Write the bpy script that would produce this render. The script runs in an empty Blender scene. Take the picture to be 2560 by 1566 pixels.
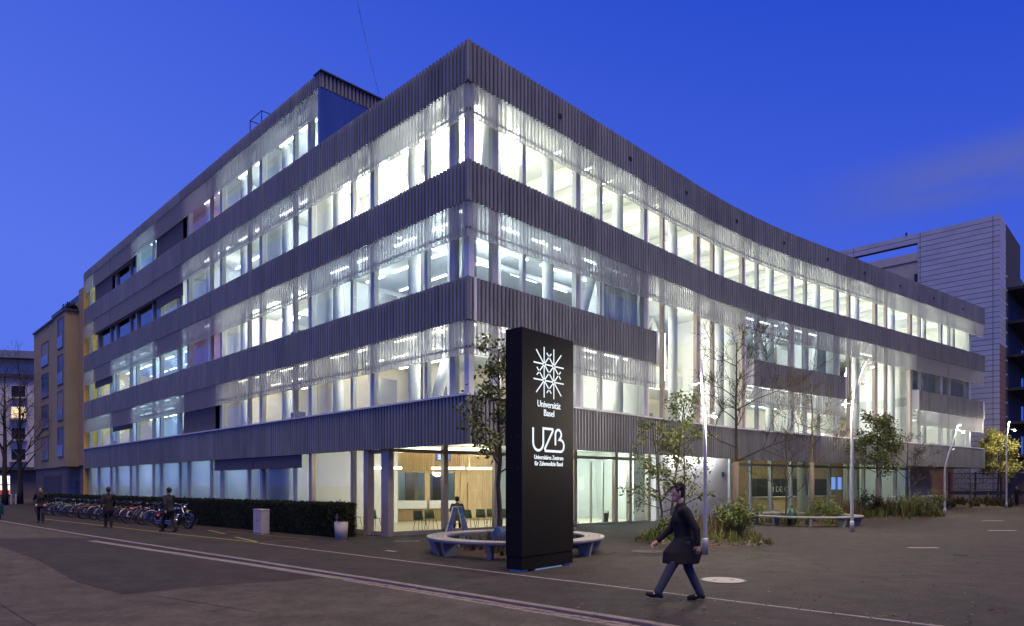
import bpy, bmesh, math, random
from mathutils import Vector, Matrix, noise as mnoise
random.seed(7)
SC = bpy.context.scene
COL = SC.collection
R = math.radians

# ------------------------------------------------------------------ camera
F_PX, CX, HZ, CAM_H = 1672.0, 1280.0, 1212.0, 1.9      # photo pixels (2560 wide)
cam = bpy.data.cameras.new('camera')
cam.sensor_width = 36.0
cam.lens = F_PX / 2560.0 * 36.0
cam.shift_y = (HZ - 783.0) / 2560.0
cam.clip_end = 6000
cam_o = bpy.data.objects.new('camera', cam)
cam_o.location = (0, 0, CAM_H)
cam_o.rotation_euler = (R(90), 0, 0)
COL.objects.link(cam_o)
SC.camera = cam_o

# ------------------------------------------------------------------ world (blue hour)
SUN_EL, SUN_AZ = 74.0, 150.0          # the soft glow of the lit street behind the camera
W = bpy.data.worlds.new('World'); SC.world = W; W.use_nodes = True
nt = W.node_tree; nt.nodes.clear()
def wn(t, **k):
    n = nt.nodes.new(t)
    for a, b in k.items(): setattr(n, a, b)
    return n
sky = wn('ShaderNodeTexSky', sky_type='NISHITA')
sky.sun_disc = False; sky.sun_elevation = R(3.0); sky.sun_rotation = R(-80)
sky.altitude = 300; sky.air_density = 1.0; sky.dust_density = 0.2; sky.ozone_density = 4.0
tc = wn('ShaderNodeTexCoord')
sepw = wn('ShaderNodeSeparateXYZ'); nt.links.new(tc.outputs['Generated'], sepw.inputs[0])
tint = wn('ShaderNodeMixRGB', blend_type='MULTIPLY'); tint.inputs[0].default_value = 1.0
tint.inputs[2].default_value = (0.30, 0.52, 1.95, 1)
nt.links.new(sky.outputs[0], tint.inputs[1])
# even blue of the hour after sunset, laid over the physical sky
# (lighter towards the west on the left, deeper to the east and overhead)
gx_ = wn('ShaderNodeMath', operation='MULTIPLY_ADD'); gx_.inputs[1].default_value = 0.5; gx_.inputs[2].default_value = -0.25
nt.links.new(sepw.outputs[0], gx_.inputs[0])
rampz = wn('ShaderNodeMath', operation='MULTIPLY_ADD', use_clamp=True); rampz.inputs[1].default_value = 1.9
nt.links.new(sepw.outputs[2], rampz.inputs[0]); nt.links.new(gx_.outputs[0], rampz.inputs[2])
even = wn('ShaderNodeMixRGB'); even.inputs[1].default_value = (1.07, 1.92, 8.7, 1); even.inputs[2].default_value = (0.22, 0.76, 6.5, 1)
nt.links.new(rampz.outputs[0], even.inputs[0])
mixs = wn('ShaderNodeMixRGB'); mixs.inputs[0].default_value = 0.92
nt.links.new(tint.outputs[0], mixs.inputs[1]); nt.links.new(even.outputs[0], mixs.inputs[2])
# thin evening cloud low over the roofs
mp = wn('ShaderNodeMapping'); mp.inputs[3].default_value = (2.6, 2.6, 13.0)
nt.links.new(tc.outputs['Generated'], mp.inputs[0])
cn = wn('ShaderNodeTexNoise'); cn.inputs['Scale'].default_value = 1.25; cn.inputs['Detail'].default_value = 6; cn.inputs['Roughness'].default_value = 0.5
nt.links.new(mp.outputs[0], cn.inputs[0])
cr = wn('ShaderNodeMapRange', interpolation_type='SMOOTHSTEP'); cr.inputs[1].default_value = 0.34; cr.inputs[2].default_value = 0.54
nt.links.new(cn.outputs[0], cr.inputs[0])
def band(sock, lo0, lo1, hi1, hi0):
    a = wn('ShaderNodeMapRange', interpolation_type='SMOOTHSTEP'); a.inputs[1].default_value = lo0; a.inputs[2].default_value = lo1
    b = wn('ShaderNodeMapRange', interpolation_type='SMOOTHSTEP'); b.inputs[1].default_value = hi0; b.inputs[2].default_value = hi1
    nt.links.new(sock, a.inputs[0]); nt.links.new(sock, b.inputs[0])
    m = wn('ShaderNodeMath', operation='MULTIPLY'); nt.links.new(a.outputs[0], m.inputs[0]); nt.links.new(b.outputs[0], m.inputs[1])
    return m.outputs[0]
bz = band(sepw.outputs[2], 0.315, 0.345, 0.365, 0.405)
bx_ = wn('ShaderNodeMapRange', interpolation_type='SMOOTHSTEP'); bx_.inputs[1].default_value = 0.33; bx_.inputs[2].default_value = 0.56
nt.links.new(sepw.outputs[0], bx_.inputs[0])
mm = wn('ShaderNodeMath', operation='MULTIPLY'); nt.links.new(bz, mm.inputs[0]); nt.links.new(bx_.outputs[0], mm.inputs[1])
mm2 = wn('ShaderNodeMath', operation='MULTIPLY'); nt.links.new(mm.outputs[0], mm2.inputs[0]); nt.links.new(cr.outputs[0], mm2.inputs[1])
cl = wn('ShaderNodeMixRGB'); cl.inputs[2].default_value = (0.92, 1.28, 5.0, 1)
nt.links.new(mm2.outputs[0], cl.inputs[0]); nt.links.new(mixs.outputs[0], cl.inputs[1])
bg = wn('ShaderNodeBackground'); bg.inputs[1].default_value = 0.10
nt.links.new(cl.outputs[0], bg.inputs[0])
wo = wn('ShaderNodeOutputWorld'); nt.links.new(bg.outputs[0], wo.inputs[0])

sun = bpy.data.lights.new('sun', 'SUN'); sun.energy = 3.3; sun.angle = R(50); sun.color = (1.0, 0.74, 0.42)
sun_o = bpy.data.objects.new('sun', sun); COL.objects.link(sun_o)
d = Vector((math.sin(R(SUN_AZ)) * math.cos(R(SUN_EL)), math.cos(R(SUN_AZ)) * math.cos(R(SUN_EL)), math.sin(R(SUN_EL))))
sun_o.rotation_euler = d.to_track_quat('Z', 'Y').to_euler()

SC.view_settings.view_transform = 'Standard'; SC.view_settings.look = 'None'
SC.view_settings.gamma = 1; SC.view_settings.exposure = 0.0; SC.view_settings.use_curve_mapping = False
SC.render.engine = 'CYCLES'
cy = SC.cycles
cy.use_denoising = True
cy.max_bounces = 8; cy.diffuse_bounces = 3; cy.glossy_bounces = 3; cy.transmission_bounces = 4; cy.transparent_max_bounces = 16
cy.sample_clamp_indirect = 6.0; cy.caustics_reflective = False; cy.caustics_refractive = False
cy.use_light_tree = True

# ------------------------------------------------------------------ materials
MATS = {}
def mat(name, col, rough=0.6, metal=0.0, var=0.0, scale=3.0, bump=0.0, bscale=40.0, alpha=None, emit=None, estr=0.0, spec=0.5, stretch=(1, 1, 1), col2=None, detail=5.0):
    m = bpy.data.materials.new(name); m.use_nodes = True
    n = m.node_tree.nodes; l = m.node_tree.links
    b = n['Principled BSDF']
    b.inputs['Base Color'].default_value = (*col, 1)
    b.inputs['Roughness'].default_value = rough; b.inputs['Metallic'].default_value = metal
    b.inputs['Specular IOR Level'].default_value = spec
    co = n.new('ShaderNodeTexCoord'); mpn = n.new('ShaderNodeMapping'); mpn.inputs[3].default_value = stretch
    l.new(co.outputs['Object'], mpn.inputs[0])
    if var > 0 or col2:
        t = n.new('ShaderNodeTexNoise'); t.inputs['Scale'].default_value = scale; t.inputs['Detail'].default_value = detail
        l.new(mpn.outputs[0], t.inputs[0])
        r = n.new('ShaderNodeMapRange'); r.inputs[1].default_value = 0.3; r.inputs[2].default_value = 0.7
        l.new(t.outputs[0], r.inputs[0])
        mx = n.new('ShaderNodeMixRGB')
        c2 = col2 if col2 else tuple(c * (1 + var) for c in col)
        c1 = col if col2 else tuple(c * (1 - var) for c in col)
        mx.inputs[1].default_value = (*c1, 1); mx.inputs[2].default_value = (*c2, 1)
        l.new(r.outputs[0], mx.inputs[0]); l.new(mx.outputs[0], b.inputs['Base Color'])
        rr = n.new('ShaderNodeMapRange'); rr.inputs[3].default_value = max(0, rough - 0.08); rr.inputs[4].default_value = min(1, rough + 0.08)
        l.new(t.outputs[0], rr.inputs[0]); l.new(rr.outputs[0], b.inputs['Roughness'])
    if bump > 0:
        t2 = n.new('ShaderNodeTexNoise'); t2.inputs['Scale'].default_value = bscale; t2.inputs['Detail'].default_value = 4
        l.new(mpn.outputs[0], t2.inputs[0])
        bp = n.new('ShaderNodeBump'); bp.inputs['Strength'].default_value = bump; bp.inputs['Distance'].default_value = 0.02
        l.new(t2.outputs[0], bp.inputs['Height']); l.new(bp.outputs[0], b.inputs['Normal'])
    if emit:
        b.inputs['Emission Color'].default_value = (*emit, 1); b.inputs['Emission Strength'].default_value = estr
    if alpha is not None:
        tr = n.new('ShaderNodeBsdfTransparent'); ms = n.new('ShaderNodeMixShader'); ms.inputs[0].default_value = alpha
        l.new(tr.outputs[0], ms.inputs[1]); l.new(b.outputs[0], ms.inputs[2])
        l.new(ms.outputs[0], n['Material Output'].inputs[0])
    MATS[name] = m
    return m
def glassmat(name, tint, refl=1.0, rough=0.0, ior=1.5, milky=0.0, milkcol=(0.8, 0.85, 0.85)):
    m = bpy.data.materials.new(name); m.use_nodes = True
    n = m.node_tree.nodes; l = m.node_tree.links; n.remove(n['Principled BSDF'])
    tr = n.new('ShaderNodeBsdfTransparent'); tr.inputs[0].default_value = (*tint, 1)
    gl = n.new('ShaderNodeBsdfGlossy'); gl.inputs['Roughness'].default_value = rough; gl.inputs[0].default_value = (refl, refl, refl, 1)
    lw = n.new('ShaderNodeLayerWeight'); lw.inputs[0].default_value = 0.5      # Schlick, alike from both sides
    pw = n.new('ShaderNodeMath'); pw.operation = 'POWER'; pw.inputs[1].default_value = 5.0; l.new(lw.outputs['Facing'], pw.inputs[0])
    fr = n.new('ShaderNodeMapRange'); fr.inputs[3].default_value = 0.045; fr.inputs[4].default_value = 1.0; l.new(pw.outputs[0], fr.inputs[0])
    ms = n.new('ShaderNodeMixShader'); l.new(fr.outputs[0], ms.inputs[0])
    last = tr
    if milky > 0:
        df = n.new('ShaderNodeBsdfTranslucent'); df.inputs[0].default_value = (*milkcol, 1)
        d2 = n.new('ShaderNodeBsdfDiffuse'); d2.inputs[0].default_value = (*milkcol, 1)
        m0 = n.new('ShaderNodeMixShader'); m0.inputs[0].default_value = 0.3; l.new(df.outputs[0], m0.inputs[1]); l.new(d2.outputs[0], m0.inputs[2])
        m1 = n.new('ShaderNodeMixShader'); m1.inputs[0].default_value = milky
        l.new(tr.outputs[0], m1.inputs[1]); l.new(m0.outputs[0], m1.inputs[2]); last = m1
    l.new(last.outputs[0], ms.inputs[1]); l.new(gl.outputs[0], ms.inputs[2])
    l.new(ms.outputs[0], n['Material Output'].inputs[0])
    MATS[name] = m
    return m
def emis(name, col, s):
    m = bpy.data.materials.new(name); m.use_nodes = True
    n = m.node_tree.nodes; l = m.node_tree.links; n.remove(n['Principled BSDF'])
    e = n.new('ShaderNodeEmission'); e.inputs[0].default_value = (*col, 1); e.inputs[1].default_value = s
    l.new(e.outputs[0], n['Material Output'].inputs[0]); MATS[name] = m
    return m

M = MATS
mat('cladding', (0.212, 0.218, 0.214), 0.45, 0.20, var=0.16, scale=1.3, stretch=(1, 1, 0.35), bump=0.05, bscale=14)
def panel_tone(name, lo, hi, streak=0.0):
    """each panel its own slightly different tone, faint rain streaks"""
    m = M[name]; n = m.node_tree.nodes; l = m.node_tree.links; b = n['Principled BSDF']; src = b.inputs['Base Color'].links[0].from_socket
    oi = n.new('ShaderNodeObjectInfo'); r = n.new('ShaderNodeMapRange'); r.inputs[3].default_value = lo; r.inputs[4].default_value = hi; l.new(oi.outputs['Random'], r.inputs[0])
    out = r.outputs[0]
    if streak:
        co = n.new('ShaderNodeTexCoord'); mp_ = n.new('ShaderNodeMapping'); mp_.inputs[3].default_value = (4.5, 4.5, 0.22); l.new(co.outputs['Object'], mp_.inputs[0])
        t = n.new('ShaderNodeTexNoise'); t.inputs['Scale'].default_value = 1.6; t.inputs['Detail'].default_value = 6; l.new(mp_.outputs[0], t.inputs[0])
        q = n.new('ShaderNodeMapRange'); q.inputs[1].default_value = 0.35; q.inputs[2].default_value = 0.65; q.inputs[3].default_value = 1 - streak; q.inputs[4].default_value = 1 + streak; l.new(t.outputs[0], q.inputs[0])
        mu = n.new('ShaderNodeMath'); mu.operation = 'MULTIPLY'; l.new(out, mu.inputs[0]); l.new(q.outputs[0], mu.inputs[1]); out = mu.outputs[0]
    mx = n.new('ShaderNodeMixRGB'); mx.blend_type = 'MULTIPLY'; mx.inputs[0].default_value = 1; l.new(src, mx.inputs[1]); l.new(out, mx.inputs[2]); l.new(mx.outputs[0], b.inputs['Base Color'])
panel_tone('cladding', 0.88, 1.10, 0.16)
def perforated(name, col, open_):
    m = bpy.data.materials.new(name); m.use_nodes = True
    n = m.node_tree.nodes; l = m.node_tree.links; b = n['Principled BSDF']
    b.inputs['Base Color'].default_value = (*col, 1); b.inputs['Roughness'].default_value = 0.45; b.inputs['Metallic'].default_value = 0.2
    tl = n.new('ShaderNodeBsdfTranslucent'); tl.inputs[0].default_value = (0.8, 0.8, 0.8, 1)      # light caught in the holes
    m0 = n.new('ShaderNodeMixShader'); m0.inputs[0].default_value = 0.35; l.new(b.outputs[0], m0.inputs[1]); l.new(tl.outputs[0], m0.inputs[2])
    tr = n.new('ShaderNodeBsdfTransparent'); ms = n.new('ShaderNodeMixShader'); ms.inputs[0].default_value = 1 - open_
    l.new(tr.outputs[0], ms.inputs[1]); l.new(m0.outputs[0], ms.inputs[2]); l.new(ms.outputs[0], n['Material Output'].inputs[0]); MATS[name] = m
perforated('screen', (0.46, 0.46, 0.48), 0.50)
perforated('screen_rib', (0.44, 0.44, 0.46), 0.45)
mat('rail', (0.05, 0.05, 0.06), 0.5, 0.5)
mat('frame_dark', (0.42, 0.43, 0.44), 0.4, 0.1, var=0.05)
mat('frame_light', (0.68, 0.69, 0.69), 0.4, 0.1, var=0.04)
mat('frame_bronze', (0.42, 0.36, 0.31), 0.38, 0.25, var=0.05)
mat('blind', (0.10, 0.095, 0.115), 0.85, 0.0, var=0.06, scale=6)
mat('slab', (0.60, 0.60, 0.58), 0.8, 0, var=0.05, scale=0.7)
mat('ceiling_grey', (0.50, 0.52, 0.52), 0.75, 0, var=0.04, scale=0.5)
mat('ceiling_wood', (0.74, 0.73, 0.66), 0.7, 0, var=0.06, scale=0.8)
mat('wall_white', (0.80, 0.80, 0.77), 0.8, 0, var=0.02)
mat('wall_warm', (0.74, 0.67, 0.54), 0.8, 0, var=0.03)
mat('wall_pink', (0.60, 0.34, 0.36), 0.8, 0, var=0.03)
mat('wall_yellow', (0.75, 0.50, 0.10), 0.8, 0, var=0.03)
mat('wall_blue', (0.55, 0.68, 0.72), 0.8, 0, var=0.03)
mat('wall_dark', (0.05, 0.055, 0.07), 0.85, 0, var=0.1)
mat('floor_in', (0.45, 0.43, 0.40), 0.5, 0, var=0.08)
mat('floor_lobby', (0.62, 0.55, 0.42), 0.35, 0, var=0.05)
mat('column', (0.66, 0.67, 0.66), 0.7, 0, var=0.03)
mat('concrete', (0.27, 0.26, 0.25), 0.85, 0, var=0.12, scale=1.2, bump=0.15, bscale=30)
mat('concrete_light', (0.42, 0.39, 0.38), 0.8, 0, var=0.10, scale=2.5, bump=0.15, bscale=50)
mat('curtain', (0.42, 0.46, 0.46), 0.9, 0, var=0.06, alpha=0.9)
mat('wood', (0.60, 0.42, 0.22), 0.55, 0, var=0.16, scale=2.0, stretch=(6, 6, 0.6))
mat('wood_dark', (0.30, 0.20, 0.11), 0.6, 0, var=0.16, scale=2.0, stretch=(6, 6, 0.6))
mat('white_gloss', (0.85, 0.85, 0.83), 0.3, 0)
mat('black_box', (0.010, 0.009, 0.009), 0.6, 0.0, var=0.15, scale=0.7, spec=0.12)
mat('black', (0.015, 0.015, 0.017), 0.5)
mat('roofmetal', (0.07, 0.075, 0.09), 0.45, 0.4, var=0.1)
mat('penthouse', (0.10, 0.16, 0.30), 0.25, 0.6, var=0.08, scale=2, stretch=(1, 1, 0.2))
mat('steel', (0.46, 0.46, 0.47), 0.35, 0.35, var=0.08, scale=6)
mat('alu', (0.62, 0.62, 0.64), 0.25, 0.9, var=0.1, scale=8)
mat('bench_wood', (0.30, 0.29, 0.275), 0.6, 0, var=0.12, scale=5)
mat('rubber', (0.012, 0.012, 0.013), 0.8)
mat('chrome', (0.42, 0.42, 0.44), 0.2, 1.0)
mat('soil', (0.045, 0.033, 0.024), 0.95, 0, var=0.4, scale=8, bump=0.6, bscale=25)
mat('bark', (0.050, 0.040, 0.032), 0.9, 0, var=0.3, scale=9, bump=0.4, bscale=30)
mat('bark_moss', (0.16, 0.13, 0.05), 0.9, 0, var=0.3, scale=9, bump=0.4, bscale=30)
mat('reed', (0.21, 0.165, 0.125), 0.85, 0, var=0.2, scale=6, stretch=(8, 8, 0.7), bump=0.3, bscale=60)
mat('bag_green', (0.006, 0.040, 0.026), 0.45, 0, var=0.35, scale=9, bump=0.5, bscale=12)
mat('bag_blue', (0.015, 0.06, 0.16), 0.45, 0, var=0.35, scale=9, bump=0.5, bscale=12)
mat('glass_blue_tape', (0.35, 0.65, 0.85), 0.5)
glassmat('glass', (0.92, 0.96, 0.95))
glassmat('glass_green', (0.88, 0.94, 0.89))
glassmat('side_glass', (0.9, 0.93, 0.93), milky=0.75, milkcol=(0.88, 0.90, 0.90))
glassmat('glass_milky', (0.85, 0.9, 0.92), milky=0.72, milkcol=(0.50, 0.55, 0.60))
# lamps
emis('lamp_hall', (1.0, 0.97, 0.86), 9)
emis('lamp_office', (0.90, 0.96, 1.0), 8)
emis('lamp_warm', (1.0, 0.90, 0.70), 7)
emis('lamp_cool', (0.70, 0.86, 1.0), 7)
emis('lamp_pink', (0.80, 0.70, 1.0), 4)
emis('lamp_lobby', (1.0, 0.86, 0.62), 7)
emis('lamp_tube', (1.0, 0.96, 0.86), 8)
emis('lamp_entry', (0.90, 0.97, 1.0), 9)
emis('lamp_cafe', (0.95, 0.95, 0.65), 4)
emis('lamp_street', (1.0, 0.80, 0.50), 60.0)
emis('lamp_dot', (1.0, 0.78, 0.45), 25.0)
emis('sign_white', (0.86, 0.94, 1.0), 1.15)
emis('screen_blue', (0.20, 0.35, 1.0), 1.2)
emis('shop_glow', (1.0, 0.72, 0.42), 1.3)
emis('shop_white', (1.0, 0.93, 0.80), 1.6)
emis('shop_red', (0.9, 0.08, 0.05), 0.5)

# ------------------------------------------------------------------ mesh helpers
def finish(o, parent=None, label=None, cat=None, group=None, kind=None):
    COL.objects.link(o)
    if parent is not None:
        o.parent = parent
    if label: o['label'] = label
    if cat: o['category'] = cat
    if group: o['group'] = group
    if kind: o['kind'] = kind
    return o
def empty(name, loc=(0, 0, 0), rz=0.0, parent=None, **k):
    o = bpy.data.objects.new(name, None); o.location = loc; o.rotation_euler = (0, 0, rz); o.empty_display_size = 0.2
    return finish(o, parent, **k)
class MB:
    def __init__(s): s.v = []; s.f = []
    def add(s, vs, fs):
        b = len(s.v); s.v += [tuple(x) for x in vs]; s.f += [tuple(b + i for i in f) for f in fs]; return s
    def hexa(s, p):       # 4 bottom ccw, 4 top
        return s.add(p, [(3, 2, 1, 0), (4, 5, 6, 7), (0, 1, 5, 4), (1, 2, 6, 5), (2, 3, 7, 6), (3, 0, 4, 7)])
    def box(s, x0, x1, y0, y1, z0, z1):
        return s.hexa([(x0, y0, z0), (x1, y0, z0), (x1, y1, z0), (x0, y1, z0), (x0, y0, z1), (x1, y0, z1), (x1, y1, z1), (x0, y1, z1)])
    def tube(s, pts, rad, n=6, cap=True, squash=None):
        pts = [Vector(p) for p in pts]
        if not hasattr(rad, '__len__'): rad = [rad] * len(pts)
        rings = []; prev = None
        for i, p in enumerate(pts):
            a = pts[max(i - 1, 0)]; b = pts[min(i + 1, len(pts) - 1)]
            t = (b - a)
            if t.length < 1e-9: t = Vector((0, 0, 1))
            t.normalize()
            if prev is None:
                u = t.orthogonal().normalized()
            else:
                u = (prev - t * prev.dot(t))
                u = u.normalized() if u.length > 1e-6 else t.orthogonal().normalized()
            prev = u; w = t.cross(u)
            rings.append([p + (u * math.cos(2 * math.pi * k / n) + w * math.sin(2 * math.pi * k / n)) * rad[i] for k in range(n)])
        vs = [v for r in rings for v in r]; fs = []
        for i in range(len(rings) - 1):
            for k in range(n):
                fs.append((i * n + k, i * n + (k + 1) % n, (i + 1) * n + (k + 1) % n, (i + 1) * n + k))
        if cap:
            fs.append(tuple(reversed(range(n)))); fs.append(tuple((len(rings) - 1) * n + k for k in range(n)))
        return s.add(vs, fs)
    def lathe(s, prof, n=16, c=(0, 0, 0), cap=True):
        vs = []; fs = []
        for (r, z) in prof:
            for k in range(n):
                a = 2 * math.pi * k / n; vs.append((c[0] + r * math.cos(a), c[1] + r * math.sin(a), c[2] + z))
        for i in range(len(prof) - 1):
            for k in range(n):
                fs.append((i * n + k, i * n + (k + 1) % n, (i + 1) * n + (k + 1) % n, (i + 1) * n + k))
        if cap:
            fs.append(tuple(reversed(range(n)))); fs.append(tuple((len(prof) - 1) * n + k for k in range(n)))
        return s.add(vs, fs)
    def ring(s, c, r0, r1, z0, z1, a0=0.0, a1=2 * math.pi, n=48):
        full = abs(a1 - a0) > 6.28
        m = n if full else n + 1; vs = []
        for k in range(m):
            a = a0 + (a1 - a0) * k / n
            for (r, z) in ((r0, z0), (r1, z0), (r1, z1), (r0, z1)):
                vs.append((c[0] + r * math.cos(a), c[1] + r * math.sin(a), c[2] + z))
        fs = []
        for k in range(n):
            a = k * 4; b = ((k + 1) % m) * 4
            for j in range(4):
                fs.append((a + j, b + j, b + (j + 1) % 4, a + (j + 1) % 4))
        if not full:
            fs.append((0, 1, 2, 3)); e = n * 4; fs.append((e + 3, e + 2, e + 1, e))
        return s.add(vs, fs)
    def prism(s, poly, z0, z1):
        n = len(poly)
        vs = [(x, y, z0) for x, y in poly] + [(x, y, z1) for x, y in poly]
        fs = [tuple(reversed(range(n))), tuple(range(n, 2 * n))] + [(k, (k + 1) % n, n + (k + 1) % n, n + k) for k in range(n)]
        return s.add(vs, fs)
    def sphere(s, c, r, n=10, m=7, sc=(1, 1, 1)):
        vs = [(c[0], c[1], c[2] - r * sc[2])]; fs = []
        for i in range(1, m):
            p = math.pi * i / m
            for k in range(n):
                a = 2 * math.pi * k / n
                vs.append((c[0] + r * sc[0] * math.sin(p) * math.cos(a), c[1] + r * sc[1] * math.sin(p) * math.sin(a), c[2] - r * sc[2] * math.cos(p)))
        vs.append((c[0], c[1], c[2] + r * sc[2])); top = len(vs) - 1
        for k in range(n): fs.append((0, 1 + (k + 1) % n, 1 + k))
        for i in range(m - 2):
            for k in range(n):
                a = 1 + i * n; fs.append((a + k, a + (k + 1) % n, a + n + (k + 1) % n, a + n + k))
        a = 1 + (m - 2) * n
        for k in range(n): fs.append((a + k, a + (k + 1) % n, top))
        return s.add(vs, fs)
    def mesh(s, name, m, smooth=False):
        me = bpy.data.meshes.new(name); me.from_pydata(s.v, [], s.f)
        me.materials.append(M[m] if isinstance(m, str) else m)
        if smooth: me.polygons.foreach_set('use_smooth', [True] * len(me.polygons))
        me.update(); return me
    def build(s, name, m, parent=None, smooth=False, loc=None, **k):
        o = bpy.data.objects.new(name, s.mesh(name, m, smooth))
        if loc is not None: o.location = loc
        return finish(o, parent, **k)
def copy_tree(o, parent=None, loc=None, rz=None, label=None, scale=None):
    c = o.copy(); COL.objects.link(c)
    if parent is not None: c.parent = parent
    if loc is not None: c.location = loc
    if rz is not None: c.rotation_euler = (0, 0, rz)
    if scale is not None: c.scale = scale
    if label: c['label'] = label
    for ch in list(o.children): copy_tree(ch, c)
    return c
def G(u, v, z=0.0):           # photo pixel on the plane at height z
    Y = F_PX * (CAM_H - z) / (v - HZ)
    return ((u - CX) * Y / F_PX, Y)

# ------------------------------------------------------------------ facade paths
C0 = Vector((-1.362, 20.8))
class Path:
    def __init__(s, start, heads, outsign):
        s.step = 0.05; s.tab = []; p = Vector(start); x = 0.0
        s.outsign = outsign
        while x < heads[-1][0] + 4:
            h = None
            for (a, ha), (b, hb) in zip(heads[:-1], heads[1:]):
                if a <= x <= b: h = ha + (hb - ha) * (x - a) / max(b - a, 1e-6); break
            if h is None: h = heads[-1][1]
            s.tab.append((p.copy(), R(h))); p = p + Vector((math.cos(R(h)), math.sin(R(h)))) * s.step; x += s.step
    def at(s, t):
        if t < 0:
            p, h = s.tab[0]; return p + Vector((math.cos(h), math.sin(h))) * t, h
        i = min(int(t / s.step), len(s.tab) - 2); p, h = s.tab[i]
        return p + Vector((math.cos(h), math.sin(h))) * (t - i * s.step), h
    def P(s, t, o, z):
        p, h = s.at(t); n = Vector((math.sin(h), -math.cos(h))) * s.outsign
        q = p + n * o
        return (q.x, q.y, z)
    def box(s, mb, t0, t1, o0, o1, z0, z1):
        n = max(1, int((t1 - t0) / 1.6)) if s.curved(t0, t1) else 1
        for i in range(n):
            a = t0 + (t1 - t0) * i / n; b = t0 + (t1 - t0) * (i + 1) / n
            q = [s.P(a, o0, z0), s.P(b, o0, z0), s.P(b, o1, z0), s.P(a, o1, z0)]
            q += [(x, y, z1) for x, y, _ in q]
            if s.outsign > 0: q = [q[3], q[2], q[1], q[0], q[7], q[6], q[5], q[4]]
            mb.hexa(q)
        return mb
    def curved(s, a, b): return abs(s.at(a)[1] - s.at(b)[1]) > 0.002
LP = Path(C0, [(0, 135.3), (80, 135.3)], -1.0)
RP = Path(C0, [(0, 45.57), (14.0, 45.57), (24.6, 35.8), (50.2, 35.8)], 1.0)
# ================================================================== GROUND
KA, KB, KC, KD = G(0, 1301.7), G(190, 1334), G(900, 1442), G(1690, 1566)
def ext(a, b, f): return (a[0] + (b[0] - a[0]) * f, a[1] + (b[1] - a[1]) * f)
KE = ext(KC, KD, 12.0)             # the kerb line goes on past the camera
KA2 = ext(KB, KA, 6.0)
ROADZ = -0.035
def asphalt(name, base, vary, speck, sc=1.0):
    m = mat(name, base, 0.85, 0, spec=0.15, var=vary, scale=0.35 * sc, bump=0.35, bscale=130, detail=8)
    n = m.node_tree.nodes; l = m.node_tree.links; b = n['Principled BSDF']
    src = b.inputs['Base Color'].links[0].from_socket
    co = n.new('ShaderNodeTexCoord')
    t = n.new('ShaderNodeTexNoise'); t.inputs['Scale'].default_value = 55; t.inputs['Detail'].default_value = 3
    l.new(co.outputs['Object'], t.inputs[0])
    r = n.new('ShaderNodeMapRange'); r.inputs[1].default_value = 0.35; r.inputs[2].default_value = 0.68; r.inputs[3].default_value = 1 - speck; r.inputs[4].default_value = 1 + speck
    l.new(t.outputs[0], r.inputs[0])
    # worn tracks and patches
    t3 = n.new('ShaderNodeTexNoise'); t3.inputs['Scale'].default_value = 1.7; t3.inputs['Detail'].default_value = 7; t3.inputs['Roughness'].default_value = 0.65
    l.new(co.outputs['Object'], t3.inputs[0])
    r3 = n.new('ShaderNodeMapRange'); r3.inputs[1].default_value = 0.33; r3.inputs[2].default_value = 0.62; r3.inputs[3].default_value = 0.66; r3.inputs[4].default_value = 1.10
    l.new(t3.outputs[0], r3.inputs[0])
    t4 = n.new('ShaderNodeTexNoise'); t4.inputs['Scale'].default_value = 15; t4.inputs['Detail'].default_value = 4; l.new(co.outputs['Object'], t4.inputs[0])
    r4 = n.new('ShaderNodeMapRange'); r4.inputs[1].default_value = 0.35; r4.inputs[2].default_value = 0.65; r4.inputs[3].default_value = 0.84; r4.inputs[4].default_value = 1.16; l.new(t4.outputs[0], r4.inputs[0])
    m4 = n.new('ShaderNodeMath'); m4.operation = 'MULTIPLY'; l.new(r.outputs[0], m4.inputs[0]); l.new(r4.outputs[0], m4.inputs[1])
    mu = n.new('ShaderNodeMath'); mu.operation = 'MULTIPLY'; l.new(m4.outputs[0], mu.inputs[0]); l.new(r3.outputs[0], mu.inputs[1])
    mx = n.new('ShaderNodeMixRGB'); mx.blend_type = 'MULTIPLY'; mx.inputs[0].default_value = 1
    l.new(src, mx.inputs[1]); l.new(mu.outputs[0], mx.inputs[2]); l.new(mx.outputs[0], b.inputs['Base Color'])
    return m
asphalt('asphalt_road', (0.078, 0.068, 0.058), 0.14, 0.36)
asphalt('asphalt_patch', (0.042, 0.037, 0.035), 0.10, 0.18)
asphalt('asphalt_plaza', (0.044, 0.041, 0.038), 0.16, 0.28)
mat('kerbstone', (0.17, 0.14, 0.125), 0.8, 0, var=0.18, scale=4, bump=0.3, bscale=40)
mat('edging', (0.24, 0.22, 0.20), 0.85, 0, var=0.22, scale=6, bump=0.3, bscale=50)
mat('paint_yellow', (0.26, 0.20, 0.05), 0.75, 0, var=0.25, scale=7)
mat('paint_white', (0.30, 0.29, 0.28), 0.75, 0, var=0.2, scale=7)
mat('cover_concrete', (0.30, 0.29, 0.27), 0.8, 0, var=0.1, scale=5, bump=0.2, bscale=40)
mat('cast_iron', (0.05, 0.048, 0.047), 0.6, 0.5, var=0.2, scale=9)

MB().add([(-900, -300, ROADZ), (900, -300, ROADZ), (900, 1500, ROADZ), (-900, 1500, ROADZ)], [(0, 1, 2, 3)]).build('road', 'asphalt_road', kind='structure')
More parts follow.
